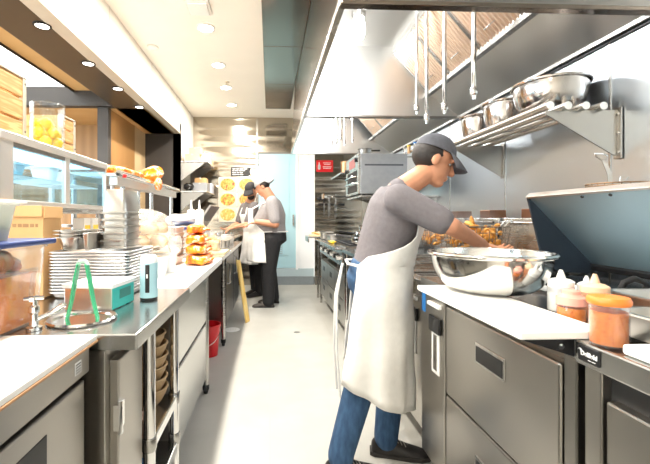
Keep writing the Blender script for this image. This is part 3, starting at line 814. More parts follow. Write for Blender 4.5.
gr = thing('griddle_range', 'stainless griddle range with row of knobs, standing on the drawer base', 'range', (1.1, 4.4, .63))
for x in (.80, 1.42):
    for y in (3.68, 4.42, 5.17): MB().cyl((x, y, .63), (x, y, .70), .018, n=10).build('leg', ST, gr)
bx('body', .74, 1.48, 3.60, 5.25, .70, .90, ST_F, gr, .004)
bx('control_panel', .69, .742, 3.60, 5.25, .72, .88, ST, gr, .006)
bx('cooktop', .72, 1.48, 3.60, 5.25, .895, .915, ST_D, gr, .002)
bx('front_ledge', .62, .73, 3.60, 5.25, .885, .905, ST, gr, .004)
MB().prism([(1.42, .91), (1.48, .91), (1.48, 1.18), (1.45, 1.18)], 'y', 3.60, 5.25).build('backsplash', ST, gr)
for k in range(8):
    y = 3.72+k*.2
    kb = MB().cyl((.69, y, .80), (.655, y, .80), .026, .022, 16).build('knob', BLACK if k % 2 else ST_C, gr, smooth=True)
    bx('knob_grip', .645, .658, y-.004, y+.004, .78, .82, ST_C, kb, .001)
for k in range(3):
    g = MB(); y0 = 3.63+k*.27
    for j in range(6): g.cyl((.78+j*.11, y0, .93), (.78+j*.11, y0+.25, .93), .006, n=6)
    for j in range(4): g.cyl((.76, y0+.01+j*.077, .925), (1.36, y0+.01+j*.077, .925), .006, n=6)
    g.build('burner_grate', BLACKM, gr)
ls = thing('side_shelf', 'small steel landing shelf jutting towards the aisle at the range\'s far end', 'shelf', (.72, 5.5, .93))
bx('shelf_plate', .53, 1.30, 5.28, 5.72, .91, .93, ST, ls, .004)
bx('apron_edge', .53, .545, 5.28, 5.72, .85, .91, ST, ls, .003)
for x in (.72, 1.26): 
    for y in (5.33, 5.67): MB().cyl((x, y, 0), (x, y, .91), .018, n=10).build('leg', ST, ls, smooth=True)

# things cooking on the range
def pot(label, x, y, z, r, h, mat=ST_P, handle=None, name='cooking_pot', lidm=None, group=None):
    t = thing(name, label, 'pot', (x, y, z), 0, group)
    MB().lathe([(0, 0), (r*.96, 0), (r, .01), (r, h), (r+.005, h+.002), (r+.005, h+.005), (r-.004, h+.005), (r-.004, .012), (0, .008)], (x, y, z), 28).build('pot_body', mat, t, smooth=True)
    if handle is not None:
        a = handle; d = V((math.cos(a), math.sin(a), .12)); p = V((x, y, z+h*.8))
        MB().tube([p+d*(r-.002), p+d*(r+.05), p+d*(r+.17)], [.006, .008, .010], 8).build('handle', BLACKM, t, smooth=True)
    if lidm: MB().lathe([(0, h+.004), (r+.003, h+.004), (r+.003, h+.010), (r*.4, h+.03), (.012, h+.035), (.014, h+.05), (0, h+.052)], (x, y, z), 24).build('pot_lid', lidm, t, smooth=True)
    return t
pot('steel saute pan with long dark handle at the range\'s near end', .92, 3.75, .937, .11, .06, handle=2.6)
pot('steel saucepan with dark handle on the range, beside the yellow tray', .98, 4.05, .937, .085, .10, handle=3.3)
pot('tall steel stock pot on the cooktop under the wall broiler', 1.20, 4.62, .916, .11, .17, lidm=ST)
pot('small copper-coloured pot on the overshelf beyond the wall broiler', .88, 4.40, 1.711, .055, .13, BRASS)
hotel_pan('food_pan', 'long steel food pan on the range\'s front ledge', .70, .88, 4.50, 4.85, .917, .98)
hotel_pan('food_pan', 'square steel food pan at the range\'s far end, by the landing shelf', .66, .86, 4.93, 5.2, .917, 1.0)
yt = hotel_pan('food_tray', 'small yellow tray on the front of the range', .655, .72, 4.08, 4.32, .907, .93, YEL, cat='tray')
ct = bx('cutting_board', .58, .80, 5.33, 5.66, .931, .95, BOARDY, None, .003)
tag(ct, 'small pale wooden board lying on the landing shelf by the back wall', 'cutting board')
fd = MB(); rnd = random.Random(3)
for k in range(22): fd.ell((rnd.uniform(.62, .74), rnd.uniform(5.40, 5.6), .962+rnd.random()*.02), (.028, .02, .012), 8, 5, Matrix.Rotation(rnd.uniform(0, 3), 4, 'Z'))
tag(stuff(fd.build('sliced_food', BUNS, None, smooth=True)), 'small heap of orange and cream sliced food on the pale board', 'food')

# wall broiler on a shelf
br = thing('wall_broiler', 'grey countertop broiler with two dark slots, mounted high over the range', 'broiler', (1.08, 3.95, 1.42))
BODY = plain('broiler_grey', (.34, .35, .36), .38, .6, .05)
bx('body', .88, 1.34, 3.66, 4.24, 1.425, 1.82, BODY, br, .006)
bx('front_frame', .855, .882, 3.66, 4.24, 1.425, 1.82, ST, br, .004)
bx('oven_slot', .850, .862, 3.72, 4.14, 1.55, 1.66, STEELDARKIN, br, .002)
bx('lower_slot', .850, .862, 3.72, 4.14, 1.45, 1.52, STEELDARKIN, br, .002)
for z in (1.535, 1.60):
    MB().tube([(.86, 3.74, z), (.82, 3.76, z), (.82, 4.10, z), (.86, 4.12, z)], .007, 8).build('pull_handle', ST_C, br, smooth=True)
for y, z in ((3.70, 1.76), (4.19, 1.70)): MB().cyl((.857, y, z), (.83, y, z), .022, n=14).build('control_knob', BLACK, br, smooth=True)
bx('red_panel', .852, .857, 3.80, 4.06, 1.70, 1.79, plain('broiler_red_print', (.45, .16, .15), .5), br, .001)
bx('side_groove', .92, 1.30, 3.6575, 3.661, 1.70, 1.715, DGREY, br, 0)
for y in (3.70, 4.2):
    for x in (.92, 1.3): bx('foot', x-.015, x+.015, y-.015, y+.015, 1.41, 1.427, BLACK, br, .002)
os_ = thing('bracket_shelf', 'steel bracket shelf on the right wall carrying the broiler', 'shelf', (1.35, 3.95, 1.40))
bx('shelf_plate', .87, XW-.006, 3.62, 4.26, 1.39, 1.41, ST, os_, .003)
for y in (3.68, 4.2): MB().prism([(1.0, 1.39), (XW-.006, 1.39), (XW-.006, 1.15)], 'y', y-.004, y+.004).build('bracket', ST, os_)
o2 = thing('bracket_shelf', 'second steel bracket shelf, higher, just past the broiler', 'shelf', (1.35, 4.6, 1.70))
bx('shelf_plate', .80, XW-.006, 4.30, 4.95, 1.69, 1.71, ST, o2, .003)
for y in (4.35, 4.9): MB().prism([(.95, 1.69), (XW-.006, 1.69), (XW-.006, 1.45)], 'y', y-.004, y+.004).build('bracket', ST, o2)
hotel_pan('food_pan', 'steel pan with brass-coloured rim on top of the broiler', .92, 1.22, 3.9, 4.2, 1.822, 1.85, plain('brass_tray', (.48, .36, .16), .35, .8))
pot('small dark saucepan with raised handle on top of the broiler', 1.0, 3.98, 1.852, .07, .06, ST_D, handle=.6)
vm = thing('pipe_manifold', 'row of small brass and blue valve fittings behind the broiler top', 'valve manifold', (1.42, 3.9, 1.86))
MB().cyl((1.42, 3.3, 1.86), (1.42, 4.2, 1.86), .014, n=10).build('pipe', ST, vm, smooth=True)
for k, y in enumerate((3.35, 3.5, 3.62, 3.78, 3.9)):
    c = MB().cyl((1.40, y, 1.84), (1.40, y, 1.91), .016, n=10).build('valve', BRASS if k % 2 else ST_C, vm, smooth=True)
    MB().cyl((1.385, y, 1.915), (1.415, y, 1.915), .012, n=8).build('valve_cap', SKYB if k == 2 else YEL if k == 3 else ST_C, c)
for y in (3.45, 4.1): MB().cyl((1.42, y, 1.86), (XW-.005, y, 1.86), .008, n=8).build('wall_stay', ST, vm)

# far wall: sign, knife strip, food photographs
rs = thing('red_sign', 'red wall sign with a white extinguisher symbol beside the doorway', 'sign', (.97, YB, 2.12))
bx('sign_plate', .825, 1.125, YB-.012, YB-.002, 2.01, 2.22, REDS, rs, .002)
ic = MB().box(.865, .885, YB-.014, YB-.012, 2.05, 2.16); ic.box(.852, .898, YB-.014, YB-.012, 2.06, 2.135); ic.box(.87, .88, YB-.014, YB-.012, 2.16, 2.185)
ic.build('white_symbol', PRINT, rs)
tx = MB()
for z, x0, x1 in ((2.165, .95, 1.09), (2.14, .965, 1.08), (2.095, .94, 1.10), (2.07, .95, 1.09)):
    x = x0
    while x < x1-.02: tx.box(x, x+.016, YB-.014, YB-.012, z, z+.013); x += .023
tx.build('white_lettering', PRINT, rs)
ks = thing('knife_strip', 'black magnetic knife strip on the steel end wall', 'knife rack', (1.13, YB, 1.43))
bx('magnet_bar', .86, 1.33, YB-.025, YB-.002, 1.41, 1.45, BLACK, ks, .003)
def knife(x, top, bot, label, bl=.03, tilt=0, hand=BLACK, group='knives on the strip'):
    t = thing('kitchen_knife', label, 'knife', (x, YB-.03, 1.43))
    MB().prism([(x-bl/2, bot), (x+bl/2, bot+.05), (x+bl/2, 1.46), (x-bl/2, 1.46)], 'y', YB-.032, YB-.0265).build('blade', ST_P, t)
    bx('handle', x-.013, x+.013, YB-.04, YB-.0262, 1.455, top, hand, t, .004)
knife(.96, 1.56, 1.20, 'thin black-handled knife on the magnetic strip, next to the doorway', .022)
knife(1.05, 1.60, 1.19, 'broad steel-handled knife in the middle of the magnetic strip', .045, hand=ST)
knife(1.17, 1.62, 1.17, 'long steel-handled knife on the magnetic strip, nearest the range', .05, hand=ST)
hk = thing('wall_lamp', 'small black gooseneck fitting above the knife strip', 'wall fitting', (.87, YB, 1.52))
MB().cyl((.90, YB-.002, 1.50), (.90, YB-.06, 1.52), .012, n=8).build('arm', ST, hk)
MB().ell((.88, YB-.08, 1.53), (.05, .03, .04), 12, 8).build('head', BLACK, hk, smooth=True)
tr = thing('shelf_arm', 'narrow chrome shelf arm projecting under the broiler from the wall', 'shelf', (1.2, 5.0, 1.5))
bx('arm', .66, XW-.006, 4.7, 4.76, 1.44, 1.47, ST_C, tr, .004)
bx('end_stop', .655, .67, 4.66, 4.80, 1.43, 1.49, BRASS, tr, .003)

PAL = [[(.38, (.10, .25, .03)), (.46, (.70, .28, .04)), (.54, (.80, .45, .12)), (.62, (.55, .08, .02))],
       [(.38, (.55, .22, .04)), (.47, (.80, .45, .12)), (.54, (.25, .36, .05)), (.62, (.85, .60, .30))],
       [(.38, (.60, .06, .03)), (.46, (.75, .32, .05)), (.53, (.14, .30, .04)), (.62, (.82, .55, .12))]]
pos = 0
wh = ['salad bowl photograph in the top row, away from the cooks', 'food photograph in the top row, just under the black menu board',
      'food bowl photograph in the middle row, away from the cooks', 'food photograph in the middle row beside the cook\'s head',
      'food photograph in the bottom row, nearest the wall shelves', 'food photograph in the bottom row, behind the bearded cook']
for r in range(3):
    for c in range(2):
        x0 = -.90+c*.33; z1 = 1.90-r*.265
        t = thing('food_photograph', wh[pos], 'picture', (x0+.155, YB-.008, z1-.12), 0, 'menu photographs on the steel wall')
        p = bx('print', x0, x0+.31, YB-.012, YB-.004, z1-.245, z1, dish_mat('dish_print_%d' % pos, pos*2.3, PAL[pos % 3]), t, 0)
        p.data.transform(Matrix.Translation((0, 0, 0)))
        bx('print_border', x0-.006, x0+.316, YB-.0045, YB-.001, z1-.251, z1+.006, WHITE, t, .001)
        pos += 1
mb_ = thing('menu_board', 'small black notice board with white text lines above the food photographs', 'sign', (-.51, YB, 2.0))
bx('board', -.69, -.34, YB-.012, YB-.002, 1.925, 2.09, BLACK, mb_, .002)
tx = MB()
for z, ws in ((2.05, (.05, .04, .06, .05)), (2.02, (.03, .05, .04, .04)), (1.985, (.06, .03, .05)), (1.95, (.07, .02, .06))):
    x = -.66
    for w in ws: tx.box(x, x+w, YB-.0135, YB-.012, z, z+.016); x += w+.018
tx.build('white_lettering', PRINT, mb_)
# ---------------------------------------------------------------- left-hand line
LX = -.42
lf = thing('prep_fridge', 'stainless prep fridge under the big white board at the near left corner', 'prep fridge', (-.8, .5, 0))
lf['label'] = 'stainless prep fridge under the wide white cutting board with tan edge'
bx('body', -1.2, -.50, -.6, 1.0, .13, .80, ST_F, lf, .003)
bx('front_rail', -.51, -.465, -.6, 1.0, .795, .862, ST_F, lf, .004)
bx('gap_shadow', -.508, -.49, -.6, .995, .78, .796, STEELDARKIN, lf, 0)
for y0, y1 in ((.42, .985), (-.55, .41)):
    d = bx('drawer', -.515, -.47, y0, y1, .15, .78, ST_F, lf, .005)
    bx('handle_hollow', -.4685, -.48, y0+.285, y0+.40, .655, .735, BLACK, d, .002)
stk = bx('rating_label', -.4655, -.464, .925, .955, .812, .842, WHITE, lf, 0)
ln = MB()
for k in range(4): ln.box(-.4641, -.4635, .928, .952, .815+k*.0065, .818+k*.0065)
ln.build('label_print', DGREY, stk)
for y in (-.4, .85):
    caster(lf, -.60, y); caster(lf, -1.1, y)
wb_ = thing('cutting_board', 'wide white cutting board with tan edge covering the near prep fridge', 'cutting board', (-.8, .2, .862))
bx('board_sheet', -1.2, -.457, -.6, 1.025, .868, .882, BOARD, wb_, .002)
bx('under_sheet', -1.2, -.455, -.6, 1.027, .862, .868, BOARDT, wb_, .001)

# steel counter with dipper well, on posts, shelves beneath
wt = thing('steel_counter', 'stainless counter with round dipper well and open shelves beneath', 'counter', (-.75, 1.36, 0))
top = MB()
NW = 40; wc = (-.57, 1.18); wr = .088
x0, x1, y0, y1 = -1.22, -.355, 1.03, 1.70
outer = []
for i in range(NW):
    a = 2*PI*i/NW; c_, s_ = math.cos(a), math.sin(a)
    k = min((x1-wc[0])/c_ if c_ > 1e-6 else (x0-wc[0])/c_ if c_ < -1e-6 else 1e9, (y1-wc[1])/s_ if s_ > 1e-6 else (y0-wc[1])/s_ if s_ < -1e-6 else 1e9)
    outer.append((wc[0]+c_*k, wc[1]+s_*k))
for cxy in ((x0, y0), (x1, y0), (x0, y1), (x1, y1)):
    j = min(range(NW), key=lambda i: (outer[i][0]-cxy[0])**2+(outer[i][1]-cxy[1])**2); outer[j] = cxy
inner = [(wc[0]+wr*math.cos(2*PI*i/NW), wc[1]+wr*math.sin(2*PI*i/NW)) for i in range(NW)]
top.rings([[V((*p, .88)) for p in inner], [V((*p, .88)) for p in outer], [V((*p, .838)) for p in outer]], False, False)
top.build('counter_top', ST_T, wt, .004)
dw = MB().lathe([(wr-.006, .882), (wr+.008, .882), (wr+.010, .886), (wr+.006, .890), (wr-.004, .886), (wr-.008, .852), (0, .848), (0, .845), (wr-.005, .849)], (wc[0], wc[1], 0), 40).build('dipper_well', ST_P, wt, smooth=True)
MB().cyl((wc[0], wc[1], .8482), (wc[0], wc[1], .8505), .018, n=16).build('well_drain', ST_D, dw)
PY = (1.295, 1.625)
for x in (-.405, -1.12):
    for y in PY:
        l = MB().cyl((x, y, .03), (x, y, .84), .020, n=16).build('leg', ST_C, wt, smooth=True)
        for z in (.44, .27): MB().lathe([(.0, z-.03), (.0225, z-.03), (.024, z-.02), (.024, z+.012), (.0225, z+.016), (0, z+.016)], (x, y, 0), 16).build('leg_collar', ST, l, smooth=True)
        MB().lathe([(0, 0), (.013, 0), (.016, .02), (.021, .03), (0, .03)], (x, y, 0), 12).build('leg_foot', ST, l)
for z in (.44, .24):
    bx('shelf', -1.14, -.40, 1.28, 1.64, z-.012, z, ST, wt, .003)
    bx('shelf_edge', -.402, -.388, 1.30, 1.62, z-.03, z+.012, ST_C, wt, .004)
bx('rear_panel', -1.24, -1.21, 1.04, 1.70, .05, .84, ST_D, wt, 0)

cc = thing('counter_cabinet', 'narrow stainless cabinet with hinged door below the counter corner', 'cabinet', (-.8, 1.14, 0))
bx('body', -1.2, -.44, 1.035, 1.262, .04, .836, ST_F, cc, .003)
d = bx('door', -.442, -.415, 1.062, 1.255, .06, .80, ST_F, cc, .004)
h = MB().cyl((-.41, 1.058, .60), (-.41, 1.058, .69), .008, n=10); h.box(-.425, -.41, 1.05, 1.09, .61, .68); h.build('hinge', ST_C, d)
h = MB().cyl((-.41, 1.058, .15), (-.41, 1.058, .24), .008, n=10); h.box(-.425, -.41, 1.05, 1.09, .16, .23); h.build('hinge', ST_C, d)

# bowls and bags on the open shelves
GB = 'tan bowls nested on the counter shelf'
def tan_bowl(label, loc, r=.078, h=.075):
    t = thing('tan_bowl', label, 'bowl', loc, random.uniform(0, 1), GB)
    pr = [(r*.45, 0), (r*.72, h*.30), (r*.92, h*.7), (r, h)]
    x, y, z = loc
    MB().lathe([(0, 0)]+pr+[(p[0]-.004, p[1]+.003) for p in pr[::-1]]+[(0, .004)], loc, 28).build('bowl_body', BOWLT, t, smooth=True)
    MB().tube([(x+r*math.cos(2*PI*i/28), y+r*math.sin(2*PI*i/28), z+h) for i in range(28)], .0035, 6, True).build('bowl_rim', BOWLT, t, smooth=True)
NM = ['lowest', 'second from the bottom', 'third from the bottom', 'third from the top', 'second from the top', 'topmost']
for k in range(6):
    tan_bowl('tan paper bowl under the counter, %s of its nested stack' % NM[k], (-.492+random.uniform(-.005, .005), 1.535+random.uniform(-.005, .005), .4415+k*.043))
pt = hotel_pan('paper_tray', 'small pale pink tray on the shelf beside the nested tan bowls', -.53, -.43, 1.31, 1.372, .441, .50, plain('pale_pink_tray', (.70, .48, .36), .6), cat='tray')
bp = hotel_pan('storage_bin', 'pale bin on the lowest open shelf holding a dark bag', -.64, -.46, 1.34, 1.58, .241, .31, MILK, cat='bin')
bb = MB().ell((-.55, 1.46, .335), (.07, .09, .075), 20, 14); rnd = random.Random(5)
bb.v = [p+V((rnd.uniform(-.007, .007), rnd.uniform(-.007, .007), rnd.uniform(-.007, .007))) for p in bb.v]
tag(bb.build('plastic_bag', clear('dark_bag_film', (.35, .33, .40), .35, .15, .45, (.10, .08, .13)), None, smooth=True, sub=1), 'crumpled dark plastic bag in the pale bin under the counter', 'bag')
bc = thing('blue_carton', 'small bright blue carton beside the dark bag on the lowest shelf', 'carton', (-.435, 1.32, .241))
bx('carton_body', -.455, -.412, 1.325, 1.36, .241, .345, SKYB, bc, .002)
bx('carton_print', -.4115, -.4105, 1.33, 1.355, .27, .31, PRINT, bc, 0)

# white-topped prep fridge with two drawers
wf = thing('prep_fridge', 'prep fridge with two plain steel drawer fronts beyond the open shelves', 'prep fridge', (-.75, 2.1, 0))
bx('body', -1.2, -.45, 1.72, 2.545, .10, .84, ST_F, wf, .003)
for z0, z1 in ((.505, .835), (.12, .485)):
    bx('drawer', -.455, -.425, 1.725, 2.54, z0, z1, steel('drawer_steel', (.72, .73, .72), .22) if z0 > .4 else MATS['drawer_steel'], wf, .005)
bx('drawer_gap', -.452, -.435, 1.725, 2.54, .485, .505, STEELDARKIN, wf, 0)
for y in (1.8, 2.45):
    caster(wf, -.56, y, .10); caster(wf, -1.1, y, .10)
wb2 = tag(bx('white_worktop', -1.2, -.368, 1.703, 2.93, .842, .884, BOARD, None, .004), 'long white worktop board under the orange bags', 'worktop')

# open steel table
tb = thing('work_table', 'open steel table on round legs, red bucket standing beneath it', 'table', (-.8, 3.1, 0))
bx('table_top', -1.2, -.375, 2.935, 3.62, .845, .88, ST_T, tb, .004)
for x in (-.435, -1.15):
    for y in (2.60, 3.565):
        l = MB().cyl((x, y, .03), (x, y, .842), .02, n=14).build('leg', ST, tb, smooth=True)
        MB().lathe([(0, 0), (.014, 0), (.016, .02), (.023, .03), (.023, .06), (0, .06)], (x, y, 0), 12).build('leg_foot', BLACK, l)
bx('undershelf', -1.16, -.62, 2.60, 3.57, .28, .30, ST_D, tb, .003)
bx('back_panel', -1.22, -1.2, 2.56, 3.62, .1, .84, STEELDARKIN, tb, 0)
bk = thing('red_bucket', 'red plastic bucket with wire handle under the open steel table', 'bucket', (-.54, 3.33, 0))
q = tuple(bk.location)
MB().lathe([(0, .002), (.085, .002), (.105, .25), (.112, .25), (.112, .27), (.102, .27), (.082, .008), (0, .008)], q, 28).build('bucket_body', RED, bk, smooth=True)
MB().tube([(q[0]+.115*math.cos(a), q[1]-.115*math.sin(a)*.35-.108*abs(math.sin(a)), .25-.13*math.sin(a)) for a in [PI*i/16 for i in range(17)]], .003, 6).build('wire_handle', ST_C, bk)
bp2 = pot('dark steel pot on the undershelf behind the red bucket', -.80, 3.2, .301, .13, .20, ST_D)
cl = MB().ell((-.52, 3.50, .362), (.10, .07, .045), 18, 12); rnd = random.Random(8)
cl.v = [p+V((rnd.uniform(-.012, .012), rnd.uniform(-.012, .012), rnd.uniform(-.01, .01))) for p in cl.v]
cl.v = [p+V((-.16, 0, 0)) for p in cl.v]
tag(cl.build('cleaning_cloth', plain('pale_blue_cloth', (.55, .62, .72), .9), None, sub=1, smooth=True), 'crumpled pale blue cloth on the undershelf of the open table', 'cloth')
dr_ = thing('floor_drain', 'round white floor drain cover in front of the open table', 'drain', (-.403, 4.06, 0))
MB().lathe([(0, .001), (.082, .001), (.082, .004), (.07, .007), (0, .007)], tuple(dr_.location), 28).build('drain_cover', WHITE, dr_, smooth=True)
for k in range(4): bx('drain_slot', -.45+k*.026, -.44+k*.026, 4.02, 4.10, .0065, .0078, VENTW, dr_, 0)
dc2 = tag(MB().lathe([(0, .0005), (.03, .0005), (.028, .003), (0, .003)], (.28, 3.95, 0), 18).build('floor_plug', ST_D), 'tiny dark round cap in the aisle floor', 'floor cap')

# far fridge and far table
ff = thing('counter_fridge', 'dark-fronted counter fridge beyond the open steel table', 'fridge', (-.8, 4.4, 0))
bx('body', -1.2, -.45, 3.66, 5.1, .12, .845, ST_D, ff, .003)
for y0 in (3.67, 4.39):
    d = bx('door', -.455, -.42, y0, y0+.70, .15, .80, plain('dark_fridge_door', (.05, .05, .055), .3, .6) if y0 < 4 else MATS['dark_fridge_door'], ff, .005)
    MB().tube([(-.42, y0+.06, .55), (-.39, y0+.06, .56), (-.39, y0+.06, .74), (-.42, y0+.06, .75)], .009, 8).build('door_handle', ST_C, d, smooth=True)
bx('worktop', -1.2, -.375, 3.625, 5.1, .845, .88, ST_T, ff, .004)
for y in (3.75, 5.0):
    caster(ff, -.55, y, .12); caster(ff, -1.1, y, .12)
ft = thing('work_table', 'steel table at the far end where the two cooks work', 'table', (-.8, 5.8, 0))
bx('table_top', -1.24, -.52, 5.105, 6.70, .845, .88, ST_T, ft, .004)
for x in (-.58, -1.2):
    for y in (5.2, 6.6): MB().cyl((x, y, 0), (x, y, .846), .02, n=12).build('leg', ST, ft, smooth=True)
bx('undershelf', -1.235, -.6, 5.15, 6.65, .26, .28, ST_D, ft, .003)
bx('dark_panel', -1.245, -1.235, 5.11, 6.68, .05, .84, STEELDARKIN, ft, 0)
pk = thing('wooden_plank', 'yellow wooden plank leaning on the dark counter fridge', 'plank', (-.30, 4.4, 0), 0)
A, B = V((-.255, 4.36, .0)), V((-.372, 4.44, .70)); u = (B-A).normalized(); s_ = V((.35, 1, 0)).normalized(); nn = u.cross(s_).normalized(); s_ = nn.cross(u)
m = MB(); m.rings([[A+s_*.045+nn*.01, A-s_*.045+nn*.01, A-s_*.045-nn*.01, A+s_*.045-nn*.01], [B+s_*.045+nn*.01, B-s_*.045+nn*.01, B-s_*.045-nn*.01, B+s_*.045-nn*.01]])
m.v = [V((p.x, p.y, max(p.z, .001))) for p in m.v]
m.build('plank_board', PLANK, pk, .002)

# ---------------------------------------------------------------- things on the near left counter
def clear_bin(name, label, x0, x1, y0, y1, z0, z1, mat, content, cm, fill=.6, rim=True, cat='food bin', handle=False, seed=1):
    t = thing(name, label, cat, ((x0+x1)/2, (y0+y1)/2, z0))
    c = ((x0+x1)/2, (y0+y1)/2); hx, hy = (x1-x0)/2, (y1-y0)/2
    def rr(a, b, z, r=.03, n=5):
        out = []
        for sx, sy, a0 in ((1, 1, 0), (-1, 1, 90), (-1, -1, 180), (1, -1, 270)):
            for k in range(n+1):
                th = math.radians(a0+90*k/n); out.append(V((c[0]+sx*(a-r)+r*math.cos(th), c[1]+sy*(b-r)+r*math.sin(th), z)))
        return out
    MB().rings([rr(hx-.02, hy-.02, z0), rr(hx-.006, hy-.006, z1-.01), rr(hx, hy, z1-.01), rr(hx, hy, z1)], True, False).build('bin_body', mat, t, smooth=True, solid=.002)
    if content:
        if content == 'lumps':
            rnd = random.Random(seed); fm = MB(); zt = z0+(z1-z0)*fill
            fm.rings([rr(hx-.028, hy-.028, z0+.004), rr(hx-.02, hy-.02, z0+(zt-z0)*.75)])
            for k in range(60):
                fm.ell((rnd.uniform(x0+.05, x1-.05), rnd.uniform(y0+.05, y1-.05), zt*.9+z0*.1+rnd.uniform(-.04, .01)), (rnd.uniform(.02, .04), rnd.uniform(.02, .04), rnd.uniform(.015, .03)), 8, 6, Matrix.Rotation(rnd.uniform(0, 3), 4, 'X'))
            fm.v = [V((min(max(p.x, x0+.022), x1-.022), min(max(p.y, y0+.022), y1-.022), max(p.z, z0+.004))) for p in fm.v]
            stuff(fm.build('food_filling', cm, t, smooth=True))
    if handle:
        MB().tube([(x1-.004, y1-.10, z0+(z1-z0)*.30), (x1+.004, y1-.10, z0+(z1-z0)*.62), (x1+.006, y1-.085, z0+(z1-z0)*.70), (x1+.006, y0+.12, z0+(z1-z0)*.70), (x1+.004, y0+.105, z0+(z1-z0)*.62), (x1-.004, y0+.105, z0+(z1-z0)*.30)], .006, 8).build('moulded_handle', PLAST, t, smooth=True)
    return t
b1 = clear_bin('food_bin', 'large clear food bin with navy lid, full of orange chips', -1.05, -.672, .70, 1.20, .883, 1.115, BINP, 'lumps', CHIPS, .85, handle=True, seed=4)
bx('bin_lid', -1.06, -.662, .69, 1.21, 1.112, 1.128, NAVY, b1, .005)
b2 = clear_bin('food_bin', 'small milky bin of green food on the navy lid', -1.02, -.705, .80, 1.12, 1.129, 1.235, MILK, 'lumps', GREENV, .45, seed=9)
bx('bin_lid', -1.03, -.698, .79, 1.128, 1.232, 1.24, MILK, b2, .003)

tp = thing('water_tap', 'chrome dipper-well tap with cross handle beside the round well', 'tap', (-.652, 1.078, .88))
x, y = -.652, 1.078
tm = MB().lathe([(0, .881), (.020, .881), (.020, .889), (.012, .893), (.010, .925), (.014, .93), (.014, .945), (.008, .95), (0, .95)], (x, y, 0), 18); tm.build('tap_body', ST_C, tp, smooth=True)
MB().tube([(x+.008, y+.004, .91), (x+.035, y+.02, .922), (x+.06, y+.035, .94), (x+.066, y+.038, .936)], [.007, .007, .008, .008], 10).build('spout', ST_C, tp, smooth=True)
hd = MB().cyl((x, y, .95), (x, y, .967), .007, n=10)
for a in (.3, .3+PI/2): hd.cyl((x-.024*math.cos(a), y-.024*math.sin(a), .968), (x+.024*math.cos(a), y+.024*math.sin(a), .968), .006, n=8)
hd.build('cross_handle', ST_C, tp, smooth=True)

tg = thing('tongs', 'green plastic tongs standing upright in the dipper well', 'tongs', (-.57, 1.18, .82))
for sgn in (-1, 1):
    pts = [(-.57+sgn*.012, 1.18, 1.050), (-.57+sgn*.022, 1.18, 1.0), (-.57+sgn*.032, 1.18, .94), (-.57+sgn*.045, 1.18, .885), (-.57+sgn*.048, 1.18, .854)]
    m = MB(); R_ = []
    for k, p in enumerate(pts):
        w = (.010, .012, .010, .008, .012)[k]
        R_.append([V((p[0]-.003, p[1]-w, p[2])), V((p[0]+.003, p[1]-w, p[2])), V((p[0]+.003, p[1]+w, p[2])), V((p[0]-.003, p[1]+w, p[2]))])
    m.rings(R_).build('tong_arm', GREENT, tg, .002)
MB().tube([(-.585, 1.18, 1.046), (-.578, 1.18, 1.058), (-.562, 1.18, 1.058), (-.555, 1.18, 1.046)], .007, 8).build('spring_hinge', plain('pale_green_hinge', (.45, .70, .58), .4), tg, smooth=True)

fx = thing('film_box', 'white-topped wrap dispenser box with teal side panel by the sheet pans', 'box', (-.60, 1.375, .881), math.radians(-6))
M = fx.matrix_basis
def lb(name, a, mat, par, bev=.002):
    m = MB().box(*a); m.v = [M @ p for p in m.v]; return m.build(name, mat, par, bev)
lb('box_body', (-.082, .082, -.080, .080, 0, .074), steel('box_pale_steel', (.74, .72, .68), .28), fx)
lb('box_lid', (-.088, .088, -.086, .084, .074, .088), PAPER, fx)
sidep = lb('teal_panel', (.082, .084, -.076, .076, .002, .072), TEAL, fx, 0)
lb('panel_window', (.0838, .0848, -.03, .05, .03, .062), plain('dark_teal_print', (.03, .20, .17), .4), sidep, 0)

dp = thing('pump_dispenser', 'pale blue upright dispenser with black front strip, near the counter edge', 'dispenser', (-.462, 1.47, .88))
x, y = -.462, 1.47
MB().lathe([(0, .881), (.031, .881), (.032, .884), (.032, .890), (0, .890)], (x, y, 0), 28).build('base_ring', BLACK, dp, smooth=True)
MB().lathe([(0, .890), (.0325, .890), (.0325, 1.02), (0, 1.02)], (x, y, 0), 28).build('dispenser_body', LBLUE, dp, smooth=True)
MB().lathe([(0, 1.02), (.031, 1.02), (.030, 1.042), (.024, 1.05), (0, 1.052)], (x, y, 0), 28).build('dispenser_cap', WHITE, dp, smooth=True)
ds = bx('front_strip', x-.004, x+.012, y-.0345, y-.028, .91, 1.015, BLACK, dp, .003)
bx('strip_button', x+.001, x+.007, y-.0365, y-.033, .965, .98, PRINT, ds, .001)

